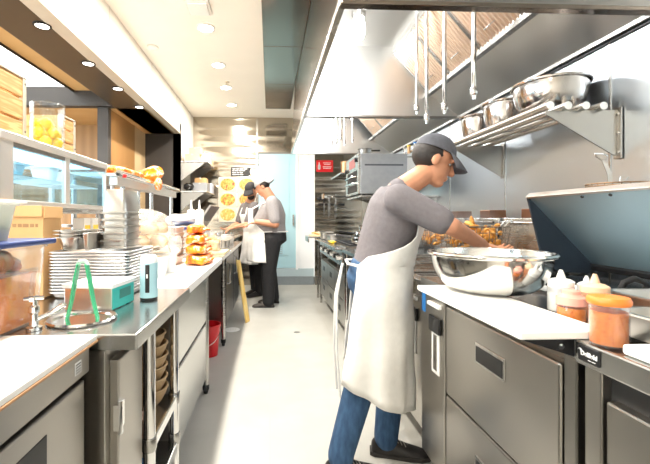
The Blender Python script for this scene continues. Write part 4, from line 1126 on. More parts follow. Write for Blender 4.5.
# half-size sheet pans in one stack
sx0, sx1, sy0, sy1 = -.848, -.54, 1.475, 1.80
proto = None
NP = 14
for k in range(NP):
    lab = ('aluminium sheet pan, %s of the stack under the steel pans' % (['lowest', 'second from the bottom', 'third from the bottom', 'fourth from the bottom', 'fifth from the bottom', 'sixth from the bottom', 'seventh from the bottom', 'seventh from the top', 'sixth from the top', 'fifth from the top', 'fourth from the top', 'third from the top', 'second from the top', 'topmost'][k]))
    z = .885+k*.0118
    if proto is None:
        t = thing('sheet_pan', lab, 'sheet pan', (-.694, 1.6375, z), 0, 'stacked sheet pans')
        hx, hy = (sx1-sx0)/2, (sy1-sy0)/2
        def sq(a, b, z_, r=.02, n=3):
            out = []
            for sx_, sy_, a0 in ((1, 1, 0), (-1, 1, 90), (-1, -1, 180), (1, -1, 270)):
                for j in range(n+1):
                    th = math.radians(a0+90*j/n); out.append(V((-.694+sx_*(a-r)+r*math.cos(th), 1.6375+sy_*(b-r)+r*math.sin(th), z_)))
            return out
        MB().rings([sq(hx-.016, hy-.016, z), sq(hx-.006, hy-.006, z+.0225), sq(hx-.008, hy-.008, z+.0225), sq(hx-.018, hy-.018, z+.0012)]).build('pan_body', ALU, t)
        MB().tube([p for p in sq(hx-.003, hy-.003, z+.0205)], .0032, 6, True).build('rolled_rim', ALU, t, smooth=True)
        proto = t
    else:
        dup(proto, (-.694+random.uniform(-.001, .001), 1.6375, z), label=lab)
ZS = .885+(NP-1)*.0118+.0235
# ninth-size pans upside down
proto = None
ND = ['lowest', 'second from the bottom', 'third from the bottom', 'third from the top', 'second from the top', 'topmost']
for k in range(6):
    lab = 'deep upturned steel pan on the sheet pans, %s of its tower' % ND[k]
    z = ZS+.001+k*.029
    if proto is None:
        t = thing('steel_pan', lab, 'food pan', (-.648, 1.69, z), 0, 'upturned deep pans in a tower')
        m = MB(); R_ = []
        def s2(a, b, z_, r=.018, n=4):
            out = []
            for sx_, sy_, a0 in ((1, 1, 0), (-1, 1, 90), (-1, -1, 180), (1, -1, 270)):
                for j in range(n+1):
                    th = math.radians(a0+90*j/n); out.append(V((-.648+sx_*(a-r)+r*math.cos(th), 1.69+sy_*(b-r)+r*math.sin(th), z_)))
            return out
        m.rings([s2(.0525, .0875, z+.003), s2(.0565, .091, z+.003), s2(.0565, .091, z), s2(.0585, .093, z), s2(.0585, .093, z+.007), s2(.051, .086, z+.009), s2(.046, .081, z+.092), s2(.040, .075, z+.103), s2(.028, .062, z+.105)], False, True)
        m.build('pan_body', PAN, t, smooth=True)
        proto = t
    else: dup(proto, (-.648, 1.69, z), label=lab)
# shallow long pans
for k, nm in enumerate(('lowest', 'middle', 'topmost')):
    t = hotel_pan('long_pan', 'shallow flared steel pan beside the pan tower, %s of three nested' % nm, -.846, -.737, 1.50, 1.72, ZS+.001+k*.013, ZS+.052+k*.013, PAN, .014, group='nested flared pans')
nt_ = thing('narrow_pan', 'narrow flared steel pan wedged between flared pans and the pan tower', 'food pan', (-.720, 1.60, ZS))
MB().frustum((-.719, 1.61), (.007, .09), (.0115, .10), ZS+.001, ZS+.070).build('pan_body', PAN, nt_, .004)

cbx = thing('cardboard_box', 'brown cardboard box between the navy-lidded bin and the glass case', 'cardboard box', (-.94, 1.54, .88))
bx('box_body', -1.015, -.862, 1.48, 1.605, .885, 1.215, CARD, cbx, .002)
MB().box(-1.015, -.862, 1.472, 1.48, 1.195, 1.237).build('open_flap', CARD, cbx, .001)
bx('open_flap', -.862, -.855, 1.48, 1.605, 1.19, 1.235, CARD, cbx, .001)
pr_ = MB()
for k, (a, b) in enumerate(((-.90, -.885), (-.88, -.865), (-.862, -.84), (-.835, -.82), (-.815, -.805))): pr_.box(a, b, 1.2605, 1.262, 1.165, 1.178)
pr_.v = [p+V((-.075, .2185, -.01)) for p in pr_.v]
pr_.build('box_print', PRINTB, cbx)

# refrigerated glass case on its shelf
sh = thing('pass_shelf', 'stainless shelf on posts carrying the refrigerated glass case', 'shelf', (-1.17, 1.9, .88))
bx('shelf_plate', -1.34, -1.022, 1.43, 2.42, 1.215, 1.238, ST, sh, .003)
bx('lower_plate', -1.34, -1.10, 1.43, 2.42, .885, .90, ST, sh, .002)
for x in (-1.31, -1.06):
    for y in (1.46, 2.39): MB().cyl((x, y, .885), (x, y, 1.216), .013, n=10).build('post', ST, sh, smooth=True)
bx('rear_panel', -1.345, -1.335, 1.43, 2.42, .90, 1.215, plain('shelf_back_pink_brown', (.50, .27, .18), .6), sh, 0)
gc = thing('glass_display_case', 'stainless refrigerated display case with two glass fronts, crates on top', 'display case', (-1.17, 1.9, 1.24))
bx('case_floor', -1.33, -1.0, 1.45, 2.37, 1.24, 1.262, CASE, gc, .002)
bx('case_top', -1.33, -.995, 1.445, 2.375, 1.488, 1.522, CASE, gc, .004)
bx('rear_glass', -1.33, -1.325, 1.45, 2.37, 1.262, 1.488, GLASS, gc, 0)
for a, b in ((1.45, 1.48), (1.89, 1.93), (2.34, 2.37)): bx('rear_post', -1.33, -1.31, a, b, 1.262, 1.488, WHITE, gc, .002)
for a, b in ((1.45, 1.525), (1.905, 1.945), (2.355, 2.37)): bx('front_post', -1.02, -1.0, a, b, 1.262, 1.488, CASE, gc, .002)
bx('end_wall', -1.33, -1.02, 2.36, 2.37, 1.262, 1.488, CGLASS, gc, 0)
bx('near_end_wall', -1.33, -1.0, 1.445, 1.455, 1.24, 1.488, CASE, gc, .001)
for a, b in ((1.525, 1.905), (1.945, 2.355)):
    bx('glass_pane', -1.012, -1.008, a, b, 1.262, 1.488, CGLASS, gc, 0)
    bx('slide_track', -1.025, -1.003, a, b, 1.470, 1.488, ST_D, gc, 0)
bx('added_fill_strip', -1.30, -1.04, 1.50, 2.32, 1.480, 1.486, CASE_FILL, gc, 0)  # glowing strip added under the top to brighten the case interior
w = MB()
for k in range(9): w.cyl((-1.30+k*.03, 1.47, 1.37), (-1.30+k*.03, 2.35, 1.37), .003, n=5)
for k in range(4): w.cyl((-1.31, 1.5+k*.28, 1.366), (-1.04, 1.5+k*.28, 1.366), .003, n=5)
w.build('wire_shelf', WHITE, gc)
for k, (y, h, c) in enumerate(((1.62, .07, WHITE), (1.78, .06, LBLUE), (2.06, .08, WHITE), (2.22, .07, WHITE))):
    nmz = ['in the near half', 'in the near half, bluish', 'in the far half by the centre post', 'in the far half by the end wall'][k]
    hotel_pan('food_tub', 'small pale tub inside the glass case, %s' % nmz, -1.26, -1.12, y-.055, y+.055, 1.374, 1.374+h, c, cat='tub', group='tubs in the glass case')
for k, (y, nm) in enumerate(((2.30, 'below the far end of the glass case'), (2.2, 'just under the glass case, second from its far end'))):
    t = thing('carton', 'small white and yellow carton %s' % nm, 'carton', (-1.05, y, .90))
    bx('carton_body', -1.10+.0, -1.035, y-.035, y+.035, .902, 1.19, WHITE, t, .002)
    bx('carton_stripe', -1.034, -1.0335, y-.03, y+.03, 1.12, 1.15, YEL, t, 0)

# crates and the lemon jar on top of the case
def crate(label, x0, x1, y0, y1, z0, z1, n=3):
    t = thing('wooden_crate', label, 'crate', ((x0+x1)/2, (y0+y1)/2, z0), 0, 'slatted crates on the glass case')
    w = .02
    for x in (x0, x1-w):
        for y in (y0, y1-w):
            p = bx('corner_post', x, x+w, y, y+w, z0, z1, plain('crate_metal', (.60, .55, .46), .4, .6) if 'crate_metal' not in MATS else MATS['crate_metal'], t, .002)
            for z in (z0+.05, z1-.03): MB().cyl((x+w if x > x0 else x, y+w/2, z), (x+w+.002 if x > x0 else x-.002, y+w/2, z), .004, n=8).build('rivet', BLACKM, p)
    hh = (z1-z0)/n
    for k in range(n):
        a, b = z0+k*hh+.006, z0+(k+1)*hh-.006
        bx('slat', x1-.016, x1-.004, y0+w, y1-w, a, b, WOODB, t, .002); bx('slat', x0+.004, x0+.016, y0+w, y1-w, a, b, WOODB, t, .002)
        bx('slat', x0+w, x1-w, y0+.004, y0+.016, a, b, WOODB, t, .002); bx('slat', x0+w, x1-w, y1-.016, y1-.004, a, b, WOODB, t, .002)
    bx('top_rim', x1-w, x1, y0, y1, z1-.008, z1, MATS['crate_metal'], t, .001)
    bx('crate_floor', x0+w, x1-w, y0+w, y1-w, z0+.004, z0+.012, WOODB, t, 0)
    return t
crate('large slatted wooden crate on the glass case, before the lemon jar', -1.33, -1.09, 1.46, 1.748, 1.523, 1.815)
crate('smaller slatted wooden crate on the glass case, behind the lemon jar', -1.33, -1.09, 2.03, 2.18, 1.523, 1.735)
lj = thing('glass_jar', 'tall clear glass jar full of lemons on the glass case', 'jar', (-1.085, 1.90, 1.523))
q = tuple(lj.location); R0 = .075
MB().lathe([(0, 0), (R0-.002, 0), (R0, .004), (R0, .215), (R0-.004, .215), (R0-.004, .010), (0, .008)], q, 40).build('jar_glass', GLASS, lj, smooth=True)
MB().tube([(q[0]+(R0-.002)*math.cos(2*PI*i/40), q[1]+(R0-.002)*math.sin(2*PI*i/40), q[2]+.216) for i in range(40)], .0032, 8, True).build('jar_rim', GLASS, lj, smooth=True)
lr = .0258; rnd = random.Random(12); spots = []
for L_i in range(3):
    for k in range(4):
        a = 2*PI*k/4+L_i*.8+.35; spots.append((.041*math.cos(a), .041*math.sin(a), .010+lr+L_i*.043))
spots = spots[:11]
ords = ['at the bottom against the glass', 'at the bottom towards the aisle', 'at the bottom towards the crate', 'at the bottom at the back']
first = None
for k, p in enumerate(spots):
    lab = 'yellow lemon in the tall glass jar, %s layer' % ('bottom' if k < 4 else 'middle' if k < 8 else 'top')
    loc = (q[0]+p[0], q[1]+p[1], q[2]+p[2])
    if first is None:
        t = thing('lemon', lab, 'lemon', loc, 0, 'lemons in the glass jar, bottom layer')
        MB().ell(loc, (lr*.98, lr*.98, lr), 18, 12).build('fruit', LEMON, t, smooth=True)
        MB().ell((loc[0]+lr*.92, loc[1], loc[2]), (.006, .006, .006), 8, 6).build('fruit_tip', LEMON, t, smooth=True)
        first = t
    else:
        d = dup(first, loc, rnd.uniform(0, 6), lab); d['group'] = 'lemons in the glass jar, %s layer' % ('bottom' if k < 4 else 'middle' if k < 8 else 'top')

# overshelf with the orange sack
ov = thing('steel_overshelf', 'long stainless overshelf on posts beyond the glass case', 'shelf', (-1.15, 3.2, .88))
bx('shelf_plate', -1.34, -.95, 2.44, 4.0, 1.455, 1.475, CASE, ov, .003)
MB().cyl((-.955, 2.44, 1.475), (-.955, 4.0, 1.475), .02, n=12).build('front_tube', ST_C, ov, smooth=True)
bx('under_channel', -1.02, -.97, 2.46, 3.98, 1.40, 1.455, CASE, ov, .003)
for x in (-.99, -1.31):
    for y in (2.60, 3.22, 3.85): MB().cyl((x, y, .885), (x, y, 1.455), .016, n=12).build('post', ST, ov, smooth=True)
bx('lower_plate', -1.34, -.99, 2.5, 3.95, 1.13, 1.15, ST, ov, .002)
bs = MB().cyl((-.953, 2.50, 1.462), (-.93, 2.50, 1.462), .011, n=12)
bs.build('end_light', RED, ov)
sb = thing('orange_sack', 'flat orange printed sack lying on the overshelf, its end drooping over the edge', 'sack', (-1.05, 2.85, 1.495))
def lumpy(c, r, seed, amp, n=26, m=16, M=None, sq=1.):
    rnd = random.Random(seed); k = MB(); k.ell((0, 0, 0), (1, 1, 1), n, m)
    ph = [rnd.uniform(0, 6) for _ in range(6)]; out = []
    for p in k.v:
        d = 1+amp*(math.sin(p.x*5+ph[0])*math.sin(p.y*4+ph[1])+.6*math.sin(p.z*7+ph[2])*math.sin(p.x*8+ph[3])+.4*math.sin(p.y*11+ph[4]))
        s = [abs(t)**sq*(1 if t > 0 else -1) for t in p]
        out.append(V((s[0]*r[0]*d, s[1]*r[1]*d, s[2]*r[2]*d)))
    k.v = [(M @ p if M is not None else p)+V(c) for p in out]
    return k
lumpy((-1.08, 2.82, 1.513), (.10, .34, .034), 3, .06, sq=.7).build('sack_body', BAGO, sb, smooth=True, sub=1)
m = MB(); R_ = []
for k, (y, x, z, wx, wz) in enumerate(((3.08, -1.06, 1.515, .07, .03), (3.16, -1.03, 1.545, .05, .048), (3.22, -.985, 1.56, .07, .06), (3.27, -.955, 1.575, .08, .075))):
    R_.append([V((x+wx*math.cos(2*PI*i/18)*(1+.12*math.sin(i*2.1+k)), y+.02*math.sin(i*1.3), z+wz*math.sin(2*PI*i/18)*(1+.12*math.cos(i*1.7+k)))) for i in range(18)])
m.rings(R_).build('sack_neck', BAGO, sb, smooth=True, sub=1)
m = lumpy((-.905, 3.12, 1.465), (.026, .07, .05), 9, .12, 16, 10)
m.build('sack_tail', BAGO, sb, smooth=True)
hotel_pan('steel_insert', 'shallow steel insert on the overshelf\'s lower tier, behind the bun bag', -1.12, -1.0, 2.62, 2.86, 1.151, 1.21, PAN)

# bags, tubs and stacks along the white worktop
ta = clear_bin('white_tub', 'white square tub under the bag of buns, nearer the dispenser', -.70, -.535, 1.95, 2.09, .885, .99, WHITE, 'lumps', BUNS, .7, cat='tub', seed=2)
ta['group'] = 'white tubs on the worktop'
clear_bin('white_tub', 'white square tub under the bun bag, nearer the orange bags', -.69, -.525, 2.11, 2.24, .885, 1.0, WHITE, 'lumps', BUNS, .7, cat='tub', seed=6)['group'] = 'white tubs on the worktop'
bg = thing('bun_bag', 'big clear plastic bag of pale buns on the white tubs', 'bag', (-.68, 2.12, 1.0))
lumpy((-.67, 2.08, 1.122), (.160, .175, .112), 5, .10).build('bag_film', BAGP, bg, smooth=True, sub=1)
first = None
rnd = random.Random(21); n = 0
for lay in range(2):
    for k in range(4):
        a = 2*PI*k/4+lay*.6
        loc = (-.67+.070*math.cos(a), 2.08+.085*math.sin(a), 1.068+lay*.065)
        lab = 'round pale bun inside the clear bag, %s layer' % ('lower', 'upper')[lay]
        if first is None:
            first = thing('bun', lab, 'bun', loc, 0, 'buns in the clear bag, lower layer')
            MB().lathe([(0, -.025), (.04, -.025), (.048, -.010), (.046, .01), (.03, .028), (0, .033)], loc, 20).build('bun_crust', BUNS, first, smooth=True)
        else:
            d = dup(first, loc, 0, lab); d['group'] = 'buns in the clear bag, %s layer' % ('lower', 'upper')[lay]
lumpy((-.50, 2.02, 1.055), (.04, .05, .04), 15, .2, 16, 10).build('bag_tail', BAGP, bg, smooth=True)
first = None
SN = ['lowest', 'second from the bottom', 'third from the bottom', 'third from the top', 'second from the top', 'topmost']
for k in range(6):
    lab = 'white plastic tray stacked behind the orange bags, %s' % SN[k]; z = .885+k*.038
    if first is None:
        first = hotel_pan('white_tray', lab, -.73, -.585, 2.45, 2.72, z, z+.055, WHITE, .014, 'tray', 'stacked white trays')
    else: dup(first, (-.6575, 2.585, z), label=lab)
for k, nm in enumerate(('lowest', 'second from the bottom', 'second from the top', 'topmost')):
    zz = .886+k*.066
    t = thing('orange_bag', 'orange printed snack bag on the white worktop, %s of four piled up' % nm, 'bag', (-.49, 2.58, zz), 0, 'piled orange bags')
    lb_ = lumpy((-.474-.010*k, 2.60+.010*k, zz+.031), (.078-.009*k, .17-.016*k, .0295), 30+k, .05, 34, 20, sq=.5)
    rnd = random.Random(70+k); a_ = [rnd.uniform(0, 6) for _ in range(4)]
    lb_.v = [p+V((.006*math.sin(p.y*70+p.z*60+a_[0]), .006*math.sin(p.x*80+a_[1]), .005*math.sin(p.y*55+p.x*60+a_[2]))) for p in lb_.v]
    lb_.v = [V((p.x, p.y, max(p.z, .8855))) for p in lb_.v]
    lb_.build('bag_body', BAGO, t, smooth=True, sub=1)
    MB().tube([(-.394-.012*k+.008*math.sin(i*2.), 2.47+.018*i+.008*k, zz+.031+.006*math.sin(i*1.7)) for i in range(12)], .006, 6).build('bag_seam', BAGO, t, smooth=True)
nb = thing('lidded_bin', 'low pale bin with navy lid behind the orange bags', 'bin', (-.68, 3.1, .88))
bx('bin_body', -.84, -.58, 2.96, 3.24, .881, 1.10, MILK, nb, .01)
bx('bin_lid', -.85, -.57, 2.95, 3.25, 1.10, 1.12, NAVY, nb, .004)
wcl = lumpy((-.72, 3.10, 1.175), (.12, .12, .045), 44, .18)
tag(wcl.build('white_cloth', CLOTHW, None, smooth=True, sub=1), 'white cloth heaped on the navy-lidded bin', 'cloth')
yb = tag(bx('cutting_board', -.62, -.385, 3.28, 3.60, .881, .898, BOARDY, None, .003), 'pale yellow cutting board under the clear food tub', 'cutting board')
fbn = clear_bin('food_tub', 'clear tub of cream-coloured food on the pale yellow board', -.61, -.43, 3.33, 3.58, .899, 1.07, PLAST, 'lumps', BUNS, .6, cat='tub', seed=17)
for k, (x, y, nm) in enumerate(((-.745, 4.05, 'nearer the aisle'), (-.84, 4.10, 'nearer the dining side'))):
    squeeze_bottle('tall white squeeze bottle on the far fridge top, the one %s' % nm, (x, y, 1.061), .045, .32, None, WHITE, WHITE)['group'] = 'tall white bottles on the far fridge'
cr_ = thing('condiment_box', 'low steel box on the far fridge with white bottles standing on it', 'steel box', (-.79, 4.07, .88))
bx('box_body', -.95, -.66, 3.93, 4.2, .881, 1.05, ST, cr_, .004); bx('box_lid', -.955, -.655, 3.925, 4.205, 1.05, 1.06, ST_T, cr_, .002)
bl = lumpy((-1.05, 4.05, .965), (.06, .09, .08), 51, .15)
tag(bl.build('paper_bag', CARDL, None, smooth=True), 'crumpled tan paper bag behind the white bottles', 'bag')
il = thing('raised_lid', 'dark slanted lid standing open on the far counter fridge', 'lid', (-.85, 4.6, .88))
m = MB().prism([(-.97, .885), (-.95, .885), (-.65, 1.33), (-.67, 1.34)], 'y', 4.25, 4.95); m.build('lid_panel', ST, il)
MB().prism([(-.952, .90), (-.945, .90), (-.652, 1.322), (-.658, 1.327)], 'y', 4.27, 4.93).build('lid_lining', DGREY, il)
for k, (x, y, nm) in enumerate(((-.55, 4.0, 'nearest the clear tub'), (-.55, 4.35, 'third from the table end'), (-.56, 4.70, 'second from the table end'), (-.62, 5.25, 'in front of the bearded cook'))):
    hotel_pan('food_pan', 'steel food pan set on the far left counter, %s' % nm, x-.10, x+.12, y-.13, y+.13, .881, .96, PAN, group='food pans on the far left counter')
for k, (x, y, nm) in enumerate(((-.72, 5.5, 'nearer the dark lid'), (-.66, 5.8, 'by the bearded cook\'s hands'))):
    pot('round steel pot on the far table, %s' % nm, x, y, .881, .08, .09, ST_P, group='round pots on the far table')

# wall shelves at the far end of the white wall
for z, lab in ((2.05, 'upper stainless wall shelf in the far corner, cartons on it'), (1.60, 'lower stainless wall shelf in the far corner, grey boxes on it')):
    t = thing('wall_shelf', lab, 'shelf', (-1.15, 6.15, z), 0, 'corner wall shelves')
    bx('shelf_plate', XL+.002, -.95, 5.77, 6.55, z-.02, z, ST, t, .003)
    for y in (5.80, 6.50): MB().prism([(XL+.002, z-.02), (-.98, z-.02), (XL+.002, z-.30)], 'y', y-.004, y+.004).build('bracket', ST_D, t)
for k, (x0, x1, y0, y1, z0, z1, m, l) in enumerate((
    (-1.30, -1.08, 5.85, 6.05, 2.052, 2.17, CARDL, 'tan paper carton on the upper corner shelf, lowest and nearest'),
    (-1.24, -1.06, 5.87, 6.03, 2.172, 2.27, CARDL, 'tan carton balanced on top of another on the upper corner shelf'),
    (-1.12, -.97, 6.10, 6.28, 2.052, 2.22, PAPER, 'cream carton in the middle of the upper corner shelf'),
    (-1.10, -.96, 6.32, 6.50, 2.052, 2.16, CARDL, 'small tan carton at the far end of the upper corner shelf'),
    (-1.20, -.98, 5.95, 6.25, 1.602, 1.74, plain('grey_box', (.30, .31, .33), .5), 'grey plastic box on the lower corner shelf'),
    (-1.18, -1.0, 6.0, 6.2, 1.742, 1.82, CARD, 'brown carton on top of the grey box'),
    (-1.05, -.955, 6.30, 6.50, 1.602, 1.76, plain('blue_white_box', (.55, .60, .72), .5), 'blue-white packet at the far end of the lower corner shelf'))):
    t = thing('carton', l, 'carton', ((x0+x1)/2, (y0+y1)/2, z0))
    bx('carton_body', x0, x1, y0, y1, z0, z1, m, t, .004)
    bx('carton_tape', (x0+x1)/2-.012, (x0+x1)/2+.012, y0-.001, y1+.001, z1-.02, z1+.001, TRIMC, t, 0)
bgk = lumpy((-1.24, 5.86, 1.668), (.075, .07, .055), 61, .15)
tag(bgk.build('black_pouch', BLACK, None, smooth=True), 'black pouch at the near end of the lower corner shelf', 'pouch')
# ---------------------------------------------------------------- people
def limb(m, a, b, ra, rb, n=14):
    a, b = V(a), V(b)
    m.cyl(a, b, ra, rb, n); m.ell(a, (ra, ra, ra), n, 8); m.ell(b, (rb, rb, rb), n, 8)
def loft(m, st, n=22, e=1.):
    R = []
    for c, w, hw, d, hd in st:
        c = V(c)
        R.append([c + w*(hw*math.cos(2*PI*i/n)) + d*(hd*math.sin(2*PI*i/n)) for i in range(n)])
    m.rings(R)
def frame(f, u):
    f = V(f).normalized(); u = V(u); u = (u-f*u.dot(f)).normalized(); r = f.cross(u)
    return f, u, r, Matrix((r, f, u)).transposed().to_4x4()      # columns: right, forward, up
def remesh(m, name, mat, parent, voxel, it=6, fac=.5):
    me = bpy.data.meshes.new('tmp'); me.from_pydata([tuple(p) for p in m.v], [], m.f)
    bm = bmesh.new(); bm.from_mesh(me); bmesh.ops.recalc_face_normals(bm, faces=bm.faces); bm.to_mesh(me); bm.free()
    o = bpy.data.objects.new('tmp', me); COL.objects.link(o)
    r = o.modifiers.new('r', 'REMESH'); r.mode = 'VOXEL'; r.voxel_size = voxel; r.use_smooth_shade = True
    s = o.modifiers.new('s', 'SMOOTH'); s.iterations = it; s.factor = fac
    bpy.context.view_layer.update()
    nm = bpy.data.meshes.new_from_object(o.evaluated_get(bpy.context.evaluated_depsgraph_get()))
    bpy.data.objects.remove(o); bpy.data.meshes.remove(me)
    nm.name = name; nm.transform(parent_inv(parent)); nm.materials.clear(); nm.materials.append(mat)
    for p in nm.polygons: p.use_smooth = True
    q = bpy.data.objects.new(name, nm); COL.objects.link(q)
    if parent is not None: q.parent = parent
    return q
def hand(m, w, d, n, side, k=1., curl=.5):
    """palm + four unequal bent fingers + thumb; d: to the fingertips, n: out of the back of the hand, side: towards the thumb"""
    w, d = V(w), V(d).normalized(); n = V(n); n = (n-d*n.dot(d)).normalized(); s = V(side); s = (s-d*s.dot(d)-n*s.dot(n)).normalized()
    B = Matrix((s, d, n)).transposed().to_4x4()
    m.ell(w+d*.05*k, (.040*k, .052*k, .016*k), 14, 10, B)
    for j, (off, ln, sp) in enumerate(((.028, .075, .12), (.010, .084, .03), (-.009, .078, -.06), (-.027, .060, -.16))):
        p = w+d*.088*k+s*off*k; dd = (d+s*sp).normalized()
        for seg, fr in enumerate((.44, .32, .24)):
            ax = s.cross(n) if False else s
            dd = (Quaternion(s, -curl*(.55+.25*seg)) @ dd)
            q = p+dd*ln*fr*k; limb(m, p, q, (.0095-.001*seg)*k, (.0088-.001*seg)*k, 8); p = q
    p = w+d*.025*k+s*.030*k; dd = (d*.55+s*.8-n*.25).normalized()
    for seg, fr in enumerate((.034, .030, .024)):
        q = p+dd*fr*k; limb(m, p, q, (.0115-.001*seg)*k, (.0105-.001*seg)*k, 8); p = q
        dd = (dd*.8+d*.35-n*.12).normalized()

def person(label, P):
    t = thing('person', label, 'person', P['at'], 0)
    fw = V(P['fwd']).normalized()                    # body facing, level
    hR, hL, sR, sL = (V(P[k]) for k in ('hipR', 'hipL', 'shR', 'shL'))
    hc, sc_ = (hR+hL)/2, (sR+sL)/2
    wd = (hL-hR).normalized(); ws_ = (sL-sR).normalized()
    sp_ = (sc_-hc); spn = sp_.normalized()
    dep = lambda w: (w.cross(spn)).normalized() if w.cross(spn).dot(fw) > 0 else -(w.cross(spn)).normalized()
    k = P.get('build', 1.); bl = P.get('belly', 0.)
    hw = (hL-hR).length/2; sw = (sL-sR).length/2
    def torso(ex):
        T = []
        for f, w_, d_, sh in ((-.14, hw+.045, .095, 0), (0., hw+.075, .122*k+bl*.3, 0), (.22, hw+.058, .112*k+bl, bl*.6), (.45, hw+.05, .112*k+bl*.9, bl*.6), (.70, sw*.86, .122*k+bl*.3, .01), (.90, sw*.92, .108*k, 0), (1.02, sw*.80, .08*k, -.01), (1.10, sw*.45, .06*k, -.01)):
            w = wd.lerp(ws_, max(0, min(1, f))).normalized(); d = dep(w)
            T.append((hc+sp_*f+d*sh, w, w_+ex, d, d_+ex))
        return T
    m = MB(); loft(m, torso(0))
    hd = V(P['head']); f, u, r, HM = frame(P['face'], P.get('up', (0, 0, 1)))
    nb = sc_+spn*.03
    limb(m, nb, hd-u*.07-f*.012, .060*k, .054*k)
    for s, el, wr, kk in ((sR, 'elR', 'wrR', 0), (sL, 'elL', 'wrL', 1)):
        limb(m, s, P[el], .052*k, .040*k); limb(m, P[el], P[wr], .040*k, .027*k)
        ddir, nrm_, thumb, curl = P['handR' if kk == 0 else 'handL']
        hand(m, P[wr], ddir, nrm_, thumb, 1., curl)
    for h, kn, an in ((hR, 'knR', 'anR'), (hL, 'knL', 'anL')):
        limb(m, h, P[kn], .080*k, .052*k); limb(m, P[kn], P[an], .052*k, .036*k); limb(m, P[an], V(P[an])+V((0, 0, -.03)), .036, .036)
    L = lambda a, b, c: hd + r*a + f*b + u*c
    # skull, face, jaw, nose, brow, lips, ears
    m.ell(L(0, -.012, .025), (.074, .094, .095), 24, 16, HM)
    m.ell(L(0, .022, -.035), (.060, .068, .082), 20, 14, HM)
    m.ell(L(0, .055, -.095), (.036, .032, .024), 14, 10, HM)
    limb(m, L(0, .086, .012), L(0, .108, -.030), .008, .014, 10)
    m.ell(L(-.011, .100, -.034), (.010, .010, .008), 10, 8, HM); m.ell(L(.011, .100, -.034), (.010, .010, .008), 10, 8, HM)
    m.ell(L(-.03, .078, .022), (.026, .012, .009), 12, 8, HM); m.ell(L(.03, .078, .022), (.026, .012, .009), 12, 8, HM)
    m.ell(L(0, .086, -.060), (.023, .011, .006), 12, 8, HM); m.ell(L(0, .084, -.071), (.020, .011, .007), 12, 8, HM)
    for s in (-1, 1): m.ell(L(s*.074, -.012, -.012), (.010, .020, .031), 12, 10, HM)
    body = remesh(m, 'body', P['skin'], t, .0055, 4, .5)
    for s in (-1, 1):
        e = MB().ell(L(s*.030, .069, .002), (.0115, .0095, .0070), 12, 8, HM).build('eye', EYEW, t, smooth=True)
        MB().ell(L(s*.030, .0765, .001), (.006, .003, .006), 10, 6, HM).build('iris', HAIR, e, smooth=True)
        MB().ell(L(s*.030, .083, .027), (.021, .004, .0035), 10, 6, HM).build('eyebrow', HAIR, t, smooth=True)
    # hair below the cap, beard
    hm = MB(); R_ = []
    hm.ell(L(0, -.026, .020), (.079, .092, .085), 22, 14, HM)
    hm.v = [p for p in hm.v]
    hair = remesh_cut(hm, 'hair', HAIR, t, hd, f, u)
    if P.get('beard'):
        bm_ = MB(); bm_.ell(L(0, .052, -.078), (.058, .048, .045), 18, 12, HM); bm_.build('beard', HAIR, t, smooth=True)
    # cap: crown dome + brim
    cf = f if not P.get('cap_back') else -f
    cm = P['cap']; c_ = MB(); rings = []
    for j in range(9):
        a = j/8*PI/2; rad = math.cos(a)
        rings.append([hd + u*(.045+.088*math.sin(a)) + r*(.083*rad*math.cos(2*PI*i/28)) + f*(-.012+.103*rad*math.sin(2*PI*i/28)) for i in range(28)])
    c_.rings(rings, True, True).build('cap', cm, t, smooth=True)
    br_ = MB(); A_ = []
    for j in range(5):
        q = j/4; row = []
        for i in range(13):
            th = -1.05+2.1*i/12
            p0 = hd + r*(.081*math.sin(th)) + (f*-.012 + cf*(.100*math.cos(th))) + u*.050
            out = cf*(.082*q*math.cos(th*.9)) + r*(.02*q*math.sin(th)) - u*(.030*q+.018*q*q+.022*abs(math.sin(th))**2*q)
            row.append(p0+out)
        A_.append(row)
    br_.rings(A_, False, False, closed=False).build('cap_brim', cm, t, smooth=True, solid=.005)
    # shirt
    m = MB(); loft(m, torso(.014)); limb(m, nb-spn*.05, nb-spn*.0+(hd-nb)*.06, .074*k, .064*k)
    for s, el in ((sR, V(P['elR'])), (sL, V(P['elL']))):
        limb(m, s, s.lerp(el, .80), .070*k, .061*k)
    remesh(m, 'shirt', P['shirt'], t, .009, 5)
    # trousers
    m = MB(); T = torso(.020); loft(m, T[:3])
    for h, kn, an in ((hR, 'knR', 'anR'), (hL, 'knL', 'anL')):
        kn, an = V(P[kn]), V(P[an]); limb(m, h, kn, .102*k, .076*k); limb(m, kn, an, .074*k, .060*k); limb(m, an, an+V((0, 0, -.015)), .060*k, .060*k)
    remesh(m, 'trousers', P['pants'], t, .010, 4)
    # shoes
    for an, td in (('anR', 'toeR'), ('anL', 'toeL')):
        a = V(P[an]); d = V(P[td]).normalized(); s = V((-d.y, d.x, 0)); up = V((0, 0, 1)); g = V((a.x, a.y, P.get('zf', 0)))
        R_ = []
        for (x, wv, hv) in ((-.075, .030, .060), (-.055, .037, .085), (0, .040, .10), (.05, .042, .078), (.11, .047, .058), (.165, .044, .046), (.20, .030, .036), (.213, .012, .026)):
            c = g+d*x
            R_.append([c+s*(wv*math.cos(th))+up*(.016+max(0, math.sin(th))*(hv-.016)+min(0, math.sin(th))*.006) for th in [2*PI*i/16 for i in range(16)]])
        sh = MB().rings(R_).build('shoe', P['shoe'], t, smooth=True, sub=1)
        so = MB(); R2 = []
        for z in (.001, .020):
            R2.append([g+d*x+s*wv*1.06*sg+up*z for x, wv, sg in [(x, w, 1) for x, w in ((-.08, .024), (-.06, .037), (0, .039), (.05, .042), (.11, .048), (.165, .045), (.205, .030), (.218, .010))] + [(x, w, -1) for x, w in ((.218, .010), (.205, .030), (.165, .045), (.11, .048), (.05, .042), (0, .039), (-.06, .037), (-.08, .024))]])
